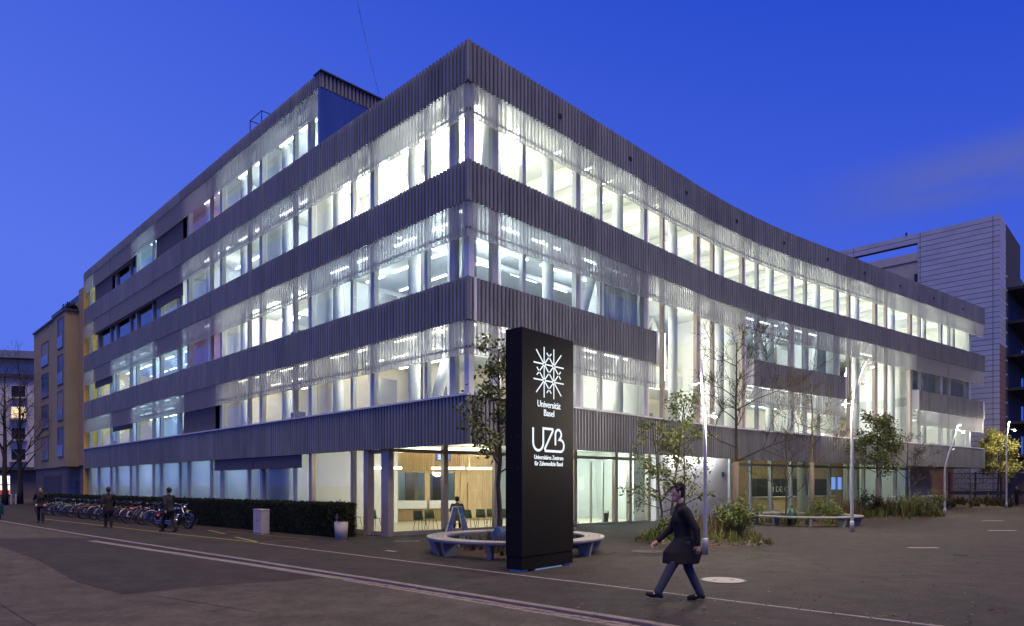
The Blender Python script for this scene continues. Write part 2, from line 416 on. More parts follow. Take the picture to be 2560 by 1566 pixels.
# pavement and forecourt slab, up to the kerb
pv = [KA2, KA, KB, KC, KD, KE, (KE[0] + 60, KE[1] + 40), (260, 40), (260, 300), (-300, 300), (KA2[0] - 40, KA2[1] + 30)]
pav = MB().prism(pv, -0.30, 0.0).build('pavement', 'asphalt_plaza', kind='structure')
# dark asphalt repair in the carriageway
pz = ROADZ + 0.004
pts = [G(0, 1347, pz), G(170, 1345, pz), G(240, 1346, pz), G(520, 1388, pz), G(815, 1444, pz), G(560, 1462, pz), G(310, 1486, pz), G(190, 1455, pz), G(95, 1400, pz), G(0, 1366, pz)]
MB().add([(x, y, pz) for x, y in pts], [tuple(reversed(range(len(pts))))]).build('road_repair_patch', 'asphalt_patch', kind='structure')
# thin seams of the road
for (a, b) in (((0, 1510), (90, 1566)), ((380, 1488), (640, 1530))):
    p, q = Vector(G(*a, pz)), Vector(G(*b, pz)); t = (q - p).normalized(); n_ = Vector((-t.y, t.x)) * 0.012
    MB().add([(*(p - n_), pz), (*(q - n_), pz), (*(q + n_), pz), (*(p + n_), pz)], [(0, 1, 2, 3)]).build('road_joint', 'asphalt_patch', kind='structure')

def run(a, b, length, gap=0.008):
    a, b = Vector(a), Vector(b); L = (b - a).length; n = max(1, int(round(L / length))); t = (b - a).normalized()
    for i in range(n):
        yield a + t * (i * L / n + gap / 2), a + t * ((i + 1) * L / n - gap / 2), t
kerb = empty('kerb', (KC[0], KC[1], 0), kind='structure')
def stones(parent, name, a, b, length, w0, w1, z0, z1, m, wob=0.0, gap=0.008, frm=0):
    origin = parent.location
    for i, (p, q, t) in enumerate(run(a, b, length, gap)):
        n = Vector((-t.y, t.x)); dz = random.uniform(-wob, wob); dw = random.uniform(-wob, wob)
        c = [p + n * (w0 + dw), q + n * (w0 + dw), q + n * w1, p + n * w1]
        mb = MB(); e = 0.012
        mb.add([(c[0].x, c[0].y, z0), (c[1].x, c[1].y, z0), (c[2].x, c[2].y, z0), (c[3].x, c[3].y, z0)] +
               [(x.x, x.y, z1 + dz - e) for x in c] +
               [((x.x * 0.0 + (x + (sum(c, Vector((0, 0))) / 4 - x).normalized() * e).x), (x + (sum(c, Vector((0, 0))) / 4 - x).normalized() * e).y, z1 + dz) for x in c],
               [(3, 2, 1, 0), (0, 1, 5, 4), (1, 2, 6, 5), (2, 3, 7, 6), (3, 0, 4, 7), (4, 5, 9, 8), (5, 6, 10, 9), (6, 7, 11, 10), (7, 4, 8, 11), (8, 9, 10, 11)])
        mb.v = [(x - origin.x, y - origin.y, z - origin.z) for x, y, z in mb.v]
        mb.build(name, m, parent)
KD2 = ext(KC, KD, 2.2)
stones(kerb, 'kerbstone', KB, KC, 1.2, -0.14, 0.02, -0.25, 0.012, 'kerbstone', 0.004)
stones(kerb, 'kerbstone', KC, KD2, 1.0, -0.14, 0.02, -0.25, 0.012, 'kerbstone', 0.004)
stones(kerb, 'kerbstone', ext(KB, KA, 2.0), KB, 1.6, -0.14, 0.02, -0.25, 0.012, 'kerbstone', 0.004)
gut = empty('gutter', (KC[0], KC[1], ROADZ), kind='structure')
stones(gut, 'gutter_stone', G(250, 1349), KC, 0.9, -0.40, -0.16, -0.2, ROADZ + 0.012, 'kerbstone', 0.004)
stones(gut, 'sett', KC, KD2, 0.17, -0.29, -0.165, -0.2, ROADZ + 0.010, 'kerbstone', 0.006, 0.014)
stones(gut, 'sett', KC, KD2, 0.19, -0.43, -0.305, -0.2, ROADZ + 0.008, 'kerbstone', 0.006, 0.014)
# concrete edging that separates pavement and forecourt
EA, EB = G(648, 1358.6), G(2340, 1566)
edg = empty('edging_strip', (EA[0], EA[1], 0), kind='structure')
stones(edg, 'edging_stone', EA, ext(EA, EB, 1.25), 0.5, -0.035, 0.035, -0.1, 0.008, 'edging', 0.002, 0.012)
def strip(name, m, pts, w, z=0.004, **k):
    mb = MB()
    for a, b in zip(pts[:-1], pts[1:]):
        p, q = Vector(a), Vector(b); t = (q - p).normalized(); n = Vector((-t.y, t.x)) * w / 2
        mb.add([(*(p - n), z), (*(q - n), z), (*(q + n), z), (*(p + n), z)], [(0, 1, 2, 3)])
    return mb.build(name, m, **k)
strip('parking_line', 'paint_yellow', [G(100, 1297), G(270, 1316), G(424, 1334), G(645, 1357)], 0.10, kind='structure')
strip('parking_line', 'paint_yellow', [G(588, 1343.5), G(642, 1355.5)], 0.12, 0.008, kind='structure')
strip('parking_line', 'paint_yellow', [G(520, 1326), G(562, 1335.5)], 0.10, 0.008, kind='structure')
strip('parking_line', 'paint_yellow', [G(648, 1356), G(776, 1350.5)], 0.05, 0.008, kind='structure')
strip('parking_line', 'paint_yellow', [G(565, 1330), G(772, 1349.5)], 0.05, 0.012, kind='structure')
strip('road_marking', 'paint_white', [G(2455, 1302.5), G(2508, 1302.5)], 0.25, kind='structure')
strip('road_marking', 'paint_white', [G(2470, 1327), G(2540, 1327)], 0.22, kind='structure')
strip('road_marking', 'paint_white', [G(2270, 1370), G(2345, 1370)], 0.16, kind='structure')
strip('road_marking', 'paint_white', [G(985, 1353.5), G(1050, 1353.5)], 0.12, kind='structure')
strip('road_marking', 'paint_white', [G(965, 1377), G(990, 1379.5)], 0.14, kind='structure')
def cover(u, v, rad, m, label):
    x, y = G(u, v)
    t = empty('manhole_cover', (x, y, 0), label=label, cat='manhole cover')
    MB().lathe([(rad, 0.002), (rad, 0.012)], 40).build('plate', m, t)
    MB().ring((0, 0, 0), rad + 0.005, rad + 0.045, 0.001, 0.009, n=40).build('frame', 'cast_iron', t)
    for s in (-1, 1):
        MB().box(s * rad * 0.42 - 0.035, s * rad * 0.42 + 0.035, -0.03, 0.03, 0.010, 0.015).build('lift_hole', 'cast_iron', t)
cover(1808, 1451.5, 0.40, 'cover_concrete', 'round pale concrete manhole cover beside the walking person')
cover(1620, 1380, 0.42, 'cast_iron', 'round dark manhole cover in front of the round planting bed')
gx, gy = G(2412, 1388)
gr = empty('drain_grate', (gx, gy, 0), R(35), label='rectangular slotted iron drain grate in the forecourt asphalt', cat='drain grate')
MB().box(-0.3, 0.3, -0.2, 0.2, 0.001, 0.006).build('plate', 'cast_iron', gr)
for i in range(9): MB().box(-0.28 + i * 0.066, -0.25 + i * 0.066, -0.17, 0.17, 0.0055, 0.014).build('bar', 'cast_iron', gr)
# fallen leaves: nobody could count them
lv = MB(); rl = random.Random(3)
for i in range(520):
    if i < 330: x, y = G(rl.uniform(1420, 2560), HZ + rl.uniform(95, 350))
    else:
        a = rl.uniform(0, 6.28); q = rl.uniform(2.3, 4.4); cx_, cy_ = rl.choice([(6.3, 22.2), (14.0, 32.3), (0.1, 19.1), (21.8, 38.5)]); x, y = cx_ + q * math.cos(a), cy_ + q * math.sin(a)
    a = rl.uniform(0, 6.28); s = rl.uniform(0.018, 0.045); z = rl.uniform(0.006, 0.016)
    dx, dy = math.cos(a) * s, math.sin(a) * s
    lv.add([(x - dx, y - dy, z), (x + dy * .5, y - dx * .5, z + .006), (x + dx, y + dy, z), (x - dy * .5, y + dx * .5, z + .012)], [(0, 1, 2, 3)])
mat('leaf_litter', (0.22, 0.15, 0.07), 0.8, 0, col2=(0.10, 0.05, 0.03), scale=2.5)
lv.build('fallen_leaves', 'leaf_litter', kind='stuff', label='small fallen autumn leaves scattered over the forecourt asphalt', cat='leaves')

# ================================================================== MAIN BUILDING
BLD = empty('university_building', (C0.x, C0.y, 0), label='long five-storey university building with ribbed metal bands and brightly lit windows', cat='building')
BO = Vector((C0.x, C0.y, 0))
def bpart(mb, name, m, parent=None, smooth=False, label=None):
    """parts of the building share its origin"""
    mb.v = [(x - BO.x, y - BO.y, z) for x, y, z in mb.v]
    return mb.build(name, m, BLD if parent is None else parent, smooth, label=label)
PITCH = 0.18
def corr(mb, path, s0, s1, z0, z1, ob, amp=0.08, back=True):
    """ribbed sheet: broad crests, narrow grooves"""
    prof = [(0.0, -1), (0.26, -1), (0.36, 0), (0.44, 0.06), (0.82, 0.06), (0.90, 0)]
    xs = []
    k = math.floor(s0 / PITCH)
    while k * PITCH < s1:
        for (f, o) in prof:
            s = (k + f) * PITCH
            if s0 - 1e-6 <= s <= s1 + 1e-6: xs.append((s, ob + o * amp))
        k += 1
    if xs[0][0] > s0 + 0.004: xs.insert(0, (s0, xs[0][1]))
    if xs[-1][0] < s1 - 0.004: xs.append((s1, xs[-1][1]))
    vs = []; fs = []
    for s, o in xs:
        vs.append(path.P(s, o, z0)); vs.append(path.P(s, o, z1))
        if back: vs.append(path.P(s, ob - 0.16, z1)); vs.append(path.P(s, ob - 0.16, z0))
    q = 4 if back else 2
    for i in range(len(xs) - 1):
        a, b = i * q, (i + 1) * q
        f = [(a, b, b + 1, a + 1)]
        if back: f += [(a + 1, b + 1, b + 2, a + 2), (a + 3, a, b, b + 3)[::-1], (a + 2, b + 2, b + 3, a + 3)]
        fs += f
    if back:
        e = (len(xs) - 1) * 4; fs += [(0, 1, 2, 3), (e + 3, e + 2, e + 1, e)]
    mb.add(vs, fs)
    return mb
LB = [0.0, 1.5, 6.16, 10.82, 15.48, 20.14, 24.8, 29.46, 34.12, 38.78, 43.44, 45.9]
RB = [0.0, 1.85, 6.24, 10.79, 15.24, 19.5, 24.33, 29.17, 33.9, 38.76, 43.6, 48.6, 50.1]
TOP = {1: 4.70, 2: 8.41, 3: 12.06, 4: 15.78}
BOT = {1: 3.18, 2: 7.06, 3: 10.78, 4: 14.50}
GAPJ = 0.022
def panel(path, a, b, z0, z1, end0=False, end1=False):
    mb = MB(); corr(mb, path, a + GAPJ / 2, b - GAPJ / 2, z0, z1, 0.0)
    return bpart(mb, 'cladding_panel', 'cladding')
PENT = 9.05
for lev in (1, 2, 3, 4):
    for i in range(len(LB) - 1): panel(LP, LB[i] if i else 0.0, LB[i + 1], BOT[lev], TOP[lev])
    for i in range(len(RB) - 1):
        if lev == 2 and i in (3, 4, 7, 8): continue          # tall halls: no band here
        panel(RP, RB[i], RB[i + 1], BOT[lev], TOP[lev])
for i in range(2, len(LB) - 1):
    panel(LP, max(LB[i], PENT), LB[i + 1], 18.08, 18.68)
# corner trims
for lev in (1, 2, 3, 4):
    mb = MB(); mb.box(C0.x - 0.035, C0.x + 0.035, C0.y - 0.05, C0.y + 0.12, BOT[lev] - 0.002, TOP[lev] + 0.002); bpart(mb, 'corner_trim', 'cladding')
# backing walls and window sills behind the bands
for lev in (1, 2, 3, 4):
    mb = MB(); LP.box(mb, 0.30, 45.9, -0.46, -0.20, BOT[lev] + 0.06, TOP[lev] - 0.05)
    bpart(mb, 'parapet_wall', 'frame_dark')
    segs = [(0.30, 50.0)] if lev != 2 else [(0.30, 10.77), (19.52, 29.15), (38.78, 50.0)]
    for a, b in segs:
        mb = MB(); RP.box(mb, a, b, -0.46, -0.20, BOT[lev] + 0.06, TOP[lev] - 0.05); bpart(mb, 'parapet_wall', 'frame_dark')
        if lev == 2:      # pale end cheeks of the bands beside the tall halls
            for e in (a, b):
                mb = MB(); RP.box(mb, e - 0.06, e + 0.06, -0.62, 0.02, BOT[2], TOP[2] + 0.02); bpart(mb, 'end_cheek', 'frame_light')
mb = MB(); LP.box(mb, 0.0, 45.9, -0.34, 0.05, TOP[1] + 0.002, TOP[1] + 0.06); bpart(mb, 'window_sill', 'frame_light')
mb = MB(); RP.box(mb, 0.05, 50.0, -0.34, 0.05, TOP[1] + 0.002, TOP[1] + 0.06); bpart(mb, 'window_sill', 'frame_light')
# end walls
for zz in ((0, 18.6),):
    mb = MB(); LP.box(mb, 45.9, 46.1, -12, -0.02, zz[0], zz[1]); bpart(mb, 'end_wall', 'wall_yellow')
for lev in (1, 2, 3, 4):
    mb = MB(); RP.box(mb, 50.1, 50.25, -12, 0.0, BOT[lev], TOP[lev]); bpart(mb, 'end_wall', 'cladding')

# perforated screens in front of the window heads
SCR = 1.06
def screen(path, a, b, ztop, h=SCR, op=None):
    mb = MB(); n_ = 4
    for i_ in range(n_):
        p_, q_ = a + GAPJ / 2 + (b - a - GAPJ) * i_ / n_, a + GAPJ / 2 + (b - a - GAPJ) * (i_ + 1) / n_
        mb.add([path.P(p_, -0.045, ztop - h), path.P(q_, -0.045, ztop - h), path.P(q_, -0.045, ztop - 0.02), path.P(p_, -0.045, ztop - 0.02)], [(0, 1, 2, 3)])
    o = bpart(mb, 'perforated_screen', op or 'screen')
    mb = MB(); path.box(mb, a + 0.02, b - 0.02, -0.13, -0.10, ztop - h * 0.78 - 0.03, ztop - h * 0.78 + 0.03); bpart(mb, 'screen_rail', 'rail', o)
    mb = MB(); k = math.ceil((a + 0.02) / PITCH)
    while (k + 0.38) * PITCH < b - 0.02:
        path.box(mb, (k + 0.10) * PITCH, (k + 0.38) * PITCH, -0.043, -0.012, ztop - h + 0.02, ztop - 0.02); k += 1
    path.box(mb, a + GAPJ, b - GAPJ, -0.060, -0.030, ztop - h - 0.012, ztop - h + 0.018)
    r_ = bpart(mb, 'screen_ribs', 'screen_rib', o); r_['kind'] = 'stuff'
    return o
FL_Z = {1: (TOP[1] + 0.06, BOT[2]), 2: (TOP[2], BOT[3]), 3: (TOP[3], BOT[4]), 4: (TOP[4], 18.08)}
GO = -0.40             # glass plane
def window(path, a, b, z0, z1, glass='glass', fin=True, light='frame_light', dark='frame_dark', rev=False):
    """narrow pane, mullion, wide pane, dark post, pale side panel"""
    L = b - a
    if L < 2.6: w = dict(p1=0.10, m=0.0, p2=L - 0.62, d=0.26, f=0.26)
    else: w = dict(p1=0.92, m=0.17, p2=L - 0.92 - 0.17 - 0.26 - 0.32, d=0.26, f=0.32)
    if not fin: w['p2'] += w['f']; w['f'] = 0
    fr = MB(); x = a; zt = z1 + 0.25
    def post(x0, x1, o0, o1): path.box(fr, x0, x1, o0, o1, z0 - 0.02, zt)
    path.box(fr, a, b, GO - 0.06, GO + 0.09, z0 - 0.02, z0 + 0.07)
    path.box(fr, a, b, GO - 0.058, GO + 0.088, zt - 0.09, zt)
    if w['m'] > 0: post(a + w['p1'], a + w['p1'] + w['m'], GO - 0.07, GO + 0.10)
    xe = a + w['p1'] + w['m'] + w['p2']; post(xe, xe + w['d'], GO - 0.08, GO + 0.12)
    f = bpart(fr, 'window', dark)
    for (p, q) in (((a, a + w['p1']), (a + w['p1'] + w['m'], xe)) if w['m'] > 0 else ((a, xe),)):
        g = MB(); path.box(g, p, q, GO - 0.012, GO, z0 + 0.07, zt - 0.09)
        bpart(g, 'pane', glass, f)
    if w['f']:
        g = MB(); path.box(g, xe + w['d'], b - 0.03, GO - 0.02, GO + 0.02, z0 - 0.015, zt); bpart(g, 'side_panel', 'side_glass' if light == 'frame_light' else light, f)
    return f
def blind(path, a, b, z0, z1, frac):
    mb = MB(); zb = z1 + 0.2 - (z1 + 0.2 - z0 - 0.03) * frac
    path.box(mb, a + 0.06, b - 0.10, GO + 0.20, GO + 0.225, zb, z1 + 0.2)
    path.box(mb, a + 0.06, b - 0.10, GO + 0.19, GO + 0.235, zb - 0.04, zb)
    bpart(mb, 'roller_blind', 'blind')
# ---- rooms: type per bay, counted from the street corner
O, Wm, Cc, Pk, Dk, Hl = 'office', 'warm', 'cool', 'pink', 'dark', 'hall'
LROOM = {1: [Wm, Wm, Wm, Wm, Wm, Dk, Cc, Cc, Cc, Cc, Cc],
         2: [O, O, O, Hl, Hl, Pk, Cc, Cc, Cc, Cc, Cc],
         3: [Hl, Hl, Hl, O, O, O, O, Dk, Dk, Dk, O],
         4: [None, None, O, O, O, Pk, Dk, Cc, Dk, Dk, Cc]}
LBLIND = {1: {5: 1.0, 8: 0.62}, 2: {6: 0.45, 9: 0.66}, 3: {6: 0.72, 7: 0.50, 8: 0.52, 9: 0.5}, 4: {6: 1.0, 8: 0.55, 9: 1.0}}
for fl in (1, 2, 3, 4):
    z0, z1 = FL_Z[fl]
    for i in range(len(LB) - 1):
        if LROOM[fl][i] is None: continue
        a, b = LB[i], LB[i + 1]
        if i == 0: a = 0.40
        if fl == 4 and i == 2: a = PENT + 0.15
        window(LP, a, b, z0, z1)
        screen(LP, LB[i] if not (fl == 4 and i == 2) else PENT, b, z1)
        if i in LBLIND[fl]: blind(LP, a, b, z0, z1, LBLIND[fl][i])
for fl in (1, 2, 3):
    for i in range(len(RB) - 1):
        a, b = RB[i], RB[i + 1]
        z0, z1 = FL_Z[fl]
        tall = i in (3, 4, 7, 8)
        if tall and fl == 1: z1 = BOT[3]
        if tall and fl == 2: continue
        aa = 0.40 if i == 0 else a
        if i == 11: 
            screen(RP, a, b, z1); continue
        window(RP, aa, b, z0, z1, light='frame_light', dark='frame_bronze' if tall else 'frame_dark')
        screen(RP, a, b, z1)
# corner posts of the glass
for fl in (1, 2, 3):
    z0, z1 = FL_Z[fl]; mb = MB()
    p = Vector(LP.P(0.40, GO, 0)) ; q = RP.P(0.40, GO, 0)
    cxx = C0.x - 0.0; cyy = C0.y + 0.55
    mb.prism([(cxx - 0.16, cyy), (cxx, cyy - 0.17), (cxx + 0.16, cyy), (cxx, cyy + 0.16)], z0 - 0.02, z1 + 0.3); bpart(mb, 'corner_post', 'frame_light')
# ---- slabs
def off(path, s, o): x, y, _ = path.P(s, o, 0); return (x, y)
def slab(z0, z1, m, o=-0.46, notch=False, left=(0.0, 45.9), name='floor_slab'):
    ln = left[1]
    poly = [off(LP, ln, o)]
    cpt = (C0.x, C0.y + abs(o) * 1.41)
    poly.append(cpt)
    ss = [2 + 2.0 * k for k in range(24)] + [50.0]
    if notch:
        for (s0, s1) in ((10.9, 19.4), (29.3, 38.6)):
            ss = [s for s in ss if not (s0 - 0.3 <= s <= s1 + 0.3)]
        pts = [(s, o) for s in ss]
        for (s0, s1) in ((10.9, 19.4), (29.3, 38.6)):
            mid = [(s0, o), (s0, -4.2), ((s0 + s1) / 2, -4.2), (s1, -4.2), (s1, o)]
            pts += mid
        # keep order along the facade
        base = [p for p in pts]
        outp = []; seen = False
        low = sorted([p for p in base if p[1] == o and p[0] < 10.9])
        outp = low + [(10.9, o), (10.9, -4.2), (15.0, -4.2), (19.4, -4.2), (19.4, o)] + sorted([p for p in base if p[1] == o and 19.4 < p[0] < 29.3]) + [(29.3, o), (29.3, -4.2), (34, -4.2), (38.6, -4.2), (38.6, o)] + sorted([p for p in base if p[1] == o and p[0] > 38.6])
        poly += [off(RP, s, oo) for s, oo in outp]
    else:
        poly += [off(RP, s, o) for s in ss]
    poly += [off(RP, s, -13.0) for s in (50.0, 40.0, 30.0, 22.0, 14.0)]
    poly += [off(LP, t, -12.0) for t in (13.0, ln)]
    mb = MB(); mb.prism(poly[::-1], z0, z1); return bpart(mb, name, m)
slab(3.72, 4.30, 'slab')
slab(7.35, 7.95, 'ceiling_grey', notch=True)
slab(11.0, 11.6, 'ceiling_grey')
slab(14.78, 15.55, 'ceiling_wood', name='roof_slab')
# penthouse floor
pp = [off(LP, PENT + 0.1, -0.46), off(LP, 45.9, -0.46), off(LP, 45.9, -9.0), off(LP, PENT + 0.1, -9.0)]
mb = MB(); mb.prism(pp, 18.10, 18.62); bpart(mb, 'roof_slab', 'ceiling_grey')
mb = MB(); LP.box(mb, PENT, PENT + 0.18, -9.2, 0.0, 15.6, 18.06); bpart(mb, 'penthouse_wall', 'penthouse')
PEP = Path(Vector(LP.P(PENT, 0.0, 0)[:2]), [(0, 45.3), (14, 45.3)], 1.0)
mb = MB(); corr(mb, PEP, 0.02, 9.2, 18.08, 18.68, 0.03); bpart(mb, 'cladding_panel', 'cladding')
mb = MB(); LP.box(mb, PENT - 0.12, PENT + 0.5, -9.3, 0.03, 18.69, 18.74); bpart(mb, 'roof_edge', 'roofmetal')
mb = MB(); LP.box(mb, PENT, 45.9, -9.3, -0.25, 18.62, 18.70); bpart(mb, 'roof_edge', 'roofmetal')
mb = MB(); LP.box(mb, 0.4, PENT - 0.2, -12, -0.5, 15.56, 15.62); bpart(mb, 'roof_edge', 'roofmetal')
# roof railing over the penthouse
rb = MB()
for i, t in enumerate((16.3, 17.6)):
    for o in (-2.2, -0.9): rb.tube([LP.P(t, o, 18.6), LP.P(t, o, 20.3)], 0.025, 6)
    for z in (19.5, 20.3): rb.tube([LP.P(t, -2.2, z), LP.P(t, -0.9, z)], 0.025, 6)
for o in (-2.2, -0.9): rb.tube([LP.P(16.3, o, 20.3), LP.P(17.6, o, 20.3)], 0.02, 6)
bpart(rb, 'roof_railing', 'rail')
rb = MB(); rb.tube([RP.P(8.6, -3.0, 15.5), RP.P(8.6, -3.0, 17.6)], 0.03, 6); rb.tube([RP.P(8.75, -3.0, 15.5), RP.P(8.7, -3.0, 17.2)], 0.02, 6); bpart(rb, 'roof_aerial', 'rail')
# small openings (anchors) in the roof band
for s in (4.3, 8.7, 13.1, 17.8, 22.5, 27.0, 31.3, 36.0, 41.0, 46.0):
    mb = MB(); RP.box(mb, s, s + 0.16, 0.0, 0.035, 15.02, 15.16); bpart(mb, 'anchor_box', 'black')
# ---- interior walls, lights, columns
WALLM = {O: 'wall_white', Wm: 'wall_warm', Cc: 'wall_blue', Pk: 'wall_pink', Dk: 'wall_dark', Hl: 'wall_white'}
LAMPM = {O: 'lamp_office', Wm: 'lamp_warm', Cc: 'lamp_cool', Pk: 'lamp_pink', Hl: 'lamp_hall'}
CEIL = {1: 7.35, 2: 11.0, 3: 14.78, 4: 18.10}
FLOOR = {1: 4.30, 2: 7.95, 3: 11.6, 4: 15.55}
def lamp(path, s0, s1, o0, o1, z, m, name='ceiling_light', th=0.05):
    mb = MB(); path.box(mb, s0, s1, o0, o1, z - th, z - 0.002); return bpart(mb, name, m)
LCOL = {'office': (0.86, 0.95, 1.0), 'warm': (1.0, 0.93, 0.80), 'cool': (0.66, 0.85, 1.0), 'pink': (0.85, 0.74, 1.0), 'hall': (1.0, 0.97, 0.88)}
def glow(lampo, path, s, o, z, watts, col, size=0.35):
    """the light a ceiling lamp throws into its room"""
    L = bpy.data.lights.new('lamp_light', 'POINT'); L.energy = watts; L.color = col; L.shadow_soft_size = size
    lo = bpy.data.objects.new('lamp_light', L); x, y, _ = path.P(s, o, 0); lo.location = (x - BO.x, y - BO.y, z); finish(lo, lampo)
LPOW = {1: 110, 2: 150, 3: 165, 4: 165}
for fl in (1, 2, 3, 4):
    zf, zc = FLOOR[fl], CEIL[fl]; open_ = []
    for i in range(len(LB) - 1):
        k = LROOM[fl][i]
        if k is None: continue
        a, b = LB[i], LB[i + 1]
        if fl == 4 and i == 2: a = PENT + 0.2
        if i == 0: a = 0.9
        dep = -7.6 if (fl in (1, 2) and i < 5) else -5.6
        if i > 0:
            mb = MB(); LP.box(mb, max(a, 6.5 if i == 1 else a), b, dep - 0.12, dep, zf, zc); bpart(mb, 'interior_wall', WALLM[k])
        nk = LROOM[fl][i + 1] if i + 1 < len(LROOM[fl]) else k
        if nk != k or (fl == 3 and i in (3, 5)) or (fl == 2 and i == 2) or (fl == 1 and i == 2) or (fl == 4 and i == 3):
            mb = MB(); LP.box(mb, b - 0.32, b - 0.20, dep, -0.52, zf, zc); bpart(mb, 'interior_wall', WALLM[k])
            if nk is not None and nk != k:
                mb = MB(); LP.box(mb, b - 0.199, b - 0.14, dep, -0.52, zf, zc); bpart(mb, 'interior_wall', WALLM[nk])
        if k == Dk: continue
        m = LAMPM[k]
        big = b - a > 2.5
        if k == Hl:
            for oo in (-1.5, -3.4):
                lo_ = lamp(LP, a + 0.5, a + 1.9, oo - 0.5, oo, zc, m, th=0.07)
                if big: lamp(LP, a + 2.7, a + 4.1, oo - 0.5, oo, zc, m, th=0.07)
        else:
            for oo in (-1.1, -2.9, -4.7):
                if big: lo_ = lamp(LP, a + 0.6, a + 2.0, oo - 0.10, oo, zc, m); lamp(LP, a + 2.7, a + 4.0, oo - 0.10, oo, zc, m)
                else: lo_ = lamp(LP, a + 0.3, b - 0.4, oo - 0.10, oo, zc, m)
        pw = LPOW[fl] * (1.15 if k == Hl else 0.45 if k == Pk else 0.55 if (fl == 3 and i >= 4) else 1.0) * (1.0 if big else 0.5)
        glow(lo_, LP, (a + b) / 2, -2.2, zc - 1.0, pw, LCOL[k])
def column(path, s, o, z0, z1, r=0.23):
    x, y, _ = path.P(s, o, 0); mb = MB(); mb.lathe([(r, z0), (r, z1)], 16, (x, y, 0)); bpart(mb, 'column', 'column', smooth=True)
def strut(path, s0, s1, o, z0, z1, r=0.2):
    mb = MB(); mb.tube([path.P(s0, o, z0), path.P(s1, o, z1)], r, 12); bpart(mb, 'brace', 'column', smooth=True)
for fl in (1, 2, 3, 4):
    for i in range(1, 10):
        if LROOM[fl][i] is None or LROOM[fl][i] == Dk: continue
        if fl == 4 and i < 3: continue
        column(LP, LB[i] + (3.05 if i == 1 else 3.75), -1.35, FLOOR[fl], CEIL[fl])
strut(LP, 3.55, 2.2, -1.35, FLOOR[1], CEIL[1]); strut(LP, 2.6, 1.7, -1.35, FLOOR[2], CEIL[2]); strut(LP, 1.2, 0.9, -1.8, FLOOR[3], CEIL[3])
# right wing rooms
for (fl, dep) in ((1, -8.5), (2, -8.5), (3, -11.5)):
    zf, zc = FLOOR[fl], CEIL[fl]
    mb = MB(); RP.box(mb, 5.0, 49.9, dep - 0.15, dep, zf, zc)
    bpart(mb, 'interior_wall', 'wall_white' if fl == 3 else 'wall_warm')
    mb = MB(); RP.box(mb, 49.3, 49.45, dep, -0.9, zf, zc); bpart(mb, 'interior_wall', 'wall_white')
for i in range(len(RB) - 2):
    a, b = RB[i], RB[i + 1]; n = max(1, int((b - a) / 1.5))
    for k in range(n):      # ribbed timber ceiling with lights between the ribs
        s = a + (b - a) * (k + 0.5) / n
        mb = MB(); RP.box(mb, s - 0.09, s + 0.09, -11, -0.6, 14.42, 14.775); bpart(mb, 'ceiling_beam', 'ceiling_wood')
        lo_ = lamp(RP, s + 0.3, s + 0.75, -2.9, -1.2, 14.78, 'lamp_hall')
        if i > 0: lamp(RP, s + 0.35, s + 0.80, -6.6, -4.4, 14.78, 'lamp_hall')
    glow(lo_, RP, (a + b) / 2, -2.6, 13.3, 150 if i else 80, (1.0, 0.97, 0.88))
    if i: glow(lo_, RP, (a + b) / 2, -7.5, 13.3, 150, (1.0, 0.97, 0.86))
for i in range(len(RB) - 2):
    a, b = RB[i], RB[i + 1]
    tall = i in (3, 4, 7, 8)
    for fl in (1, 2):
        if tall and fl == 2:
            glow(lamp(RP, a + 0.9, b - 0.9, -2.6, -2.5, 11.0, 'lamp_tube'), RP, (a + b) / 2, -2.4, 9.3, 210, (1.0, 0.95, 0.82)); continue
        if tall and fl == 1:
            for oo in (-5.2, -6.8): lo_ = lamp(RP, a + 0.5, b - 0.6, oo - 0.10, oo, 7.35, 'lamp_office')
            glow(lo_, RP, (a + b) / 2, -6.0, 6.3, 70, (0.9, 0.97, 1.0)); glow(lo_, RP, (a + b) / 2, -2.2, 6.6, 110, (1.0, 0.95, 0.84)); continue
        far = fl == 2 and i >= 9
        if far: 
            glow(lamp(RP, a + 1.0, a + 2.2, -4.14, -4.0, CEIL[fl], 'lamp_office'), RP, (a + b) / 2, -4.0, 10.0, 14, (0.9, 0.95, 1.0)); continue
        for oo in (-1.2, -2.9, -4.6):
            lo_ = lamp(RP, a + 0.4, a + (b - a) * 0.45, oo - 0.10, oo, CEIL[fl], 'lamp_office' if fl == 2 else 'lamp_hall'); lamp(RP, a + (b - a) * 0.55, b - 0.4, oo - 0.10, oo, CEIL[fl], 'lamp_office' if fl == 2 else 'lamp_hall')
        glow(lo_, RP, (a + b) / 2, -2.6, CEIL[fl] - 1.0, (135 if fl == 2 else 170) * (0.5 if i == 0 else 1), (0.88, 0.96, 1.0) if fl == 2 else (1.0, 0.97, 0.90))
    if i >= 1:
        for fl in (1, 2, 3):
            if tall and fl == 2: continue
            top = CEIL[fl] if not (tall and fl == 1) else 11.0
            column(RP, b - 0.95, -1.35, FLOOR[fl], top, 0.22)
for (s0, s1) in ((8.4, 7.2), (8.4, 9.7), (22.0, 20.6), (22.0, 23.6)): strut(RP, s1, s0, -1.5, FLOOR[2], CEIL[2], 0.2)
for (s0, s1) in ((13.2, 11.6), (13.2, 15.0), (17.0, 15.4), (17.0, 18.8), (32.0, 30.4), (32, 34)): strut(RP, s1, s0, -4.6, FLOOR[2], CEIL[2], 0.2)
# side walls of the tall halls
for s in (10.78, 19.42, 29.2, 38.7):
    mb = MB(); RP.box(mb, s - 0.07, s + 0.07, -4.6, -0.55, 4.3, 11.0); bpart(mb, 'interior_wall', 'wall_white')
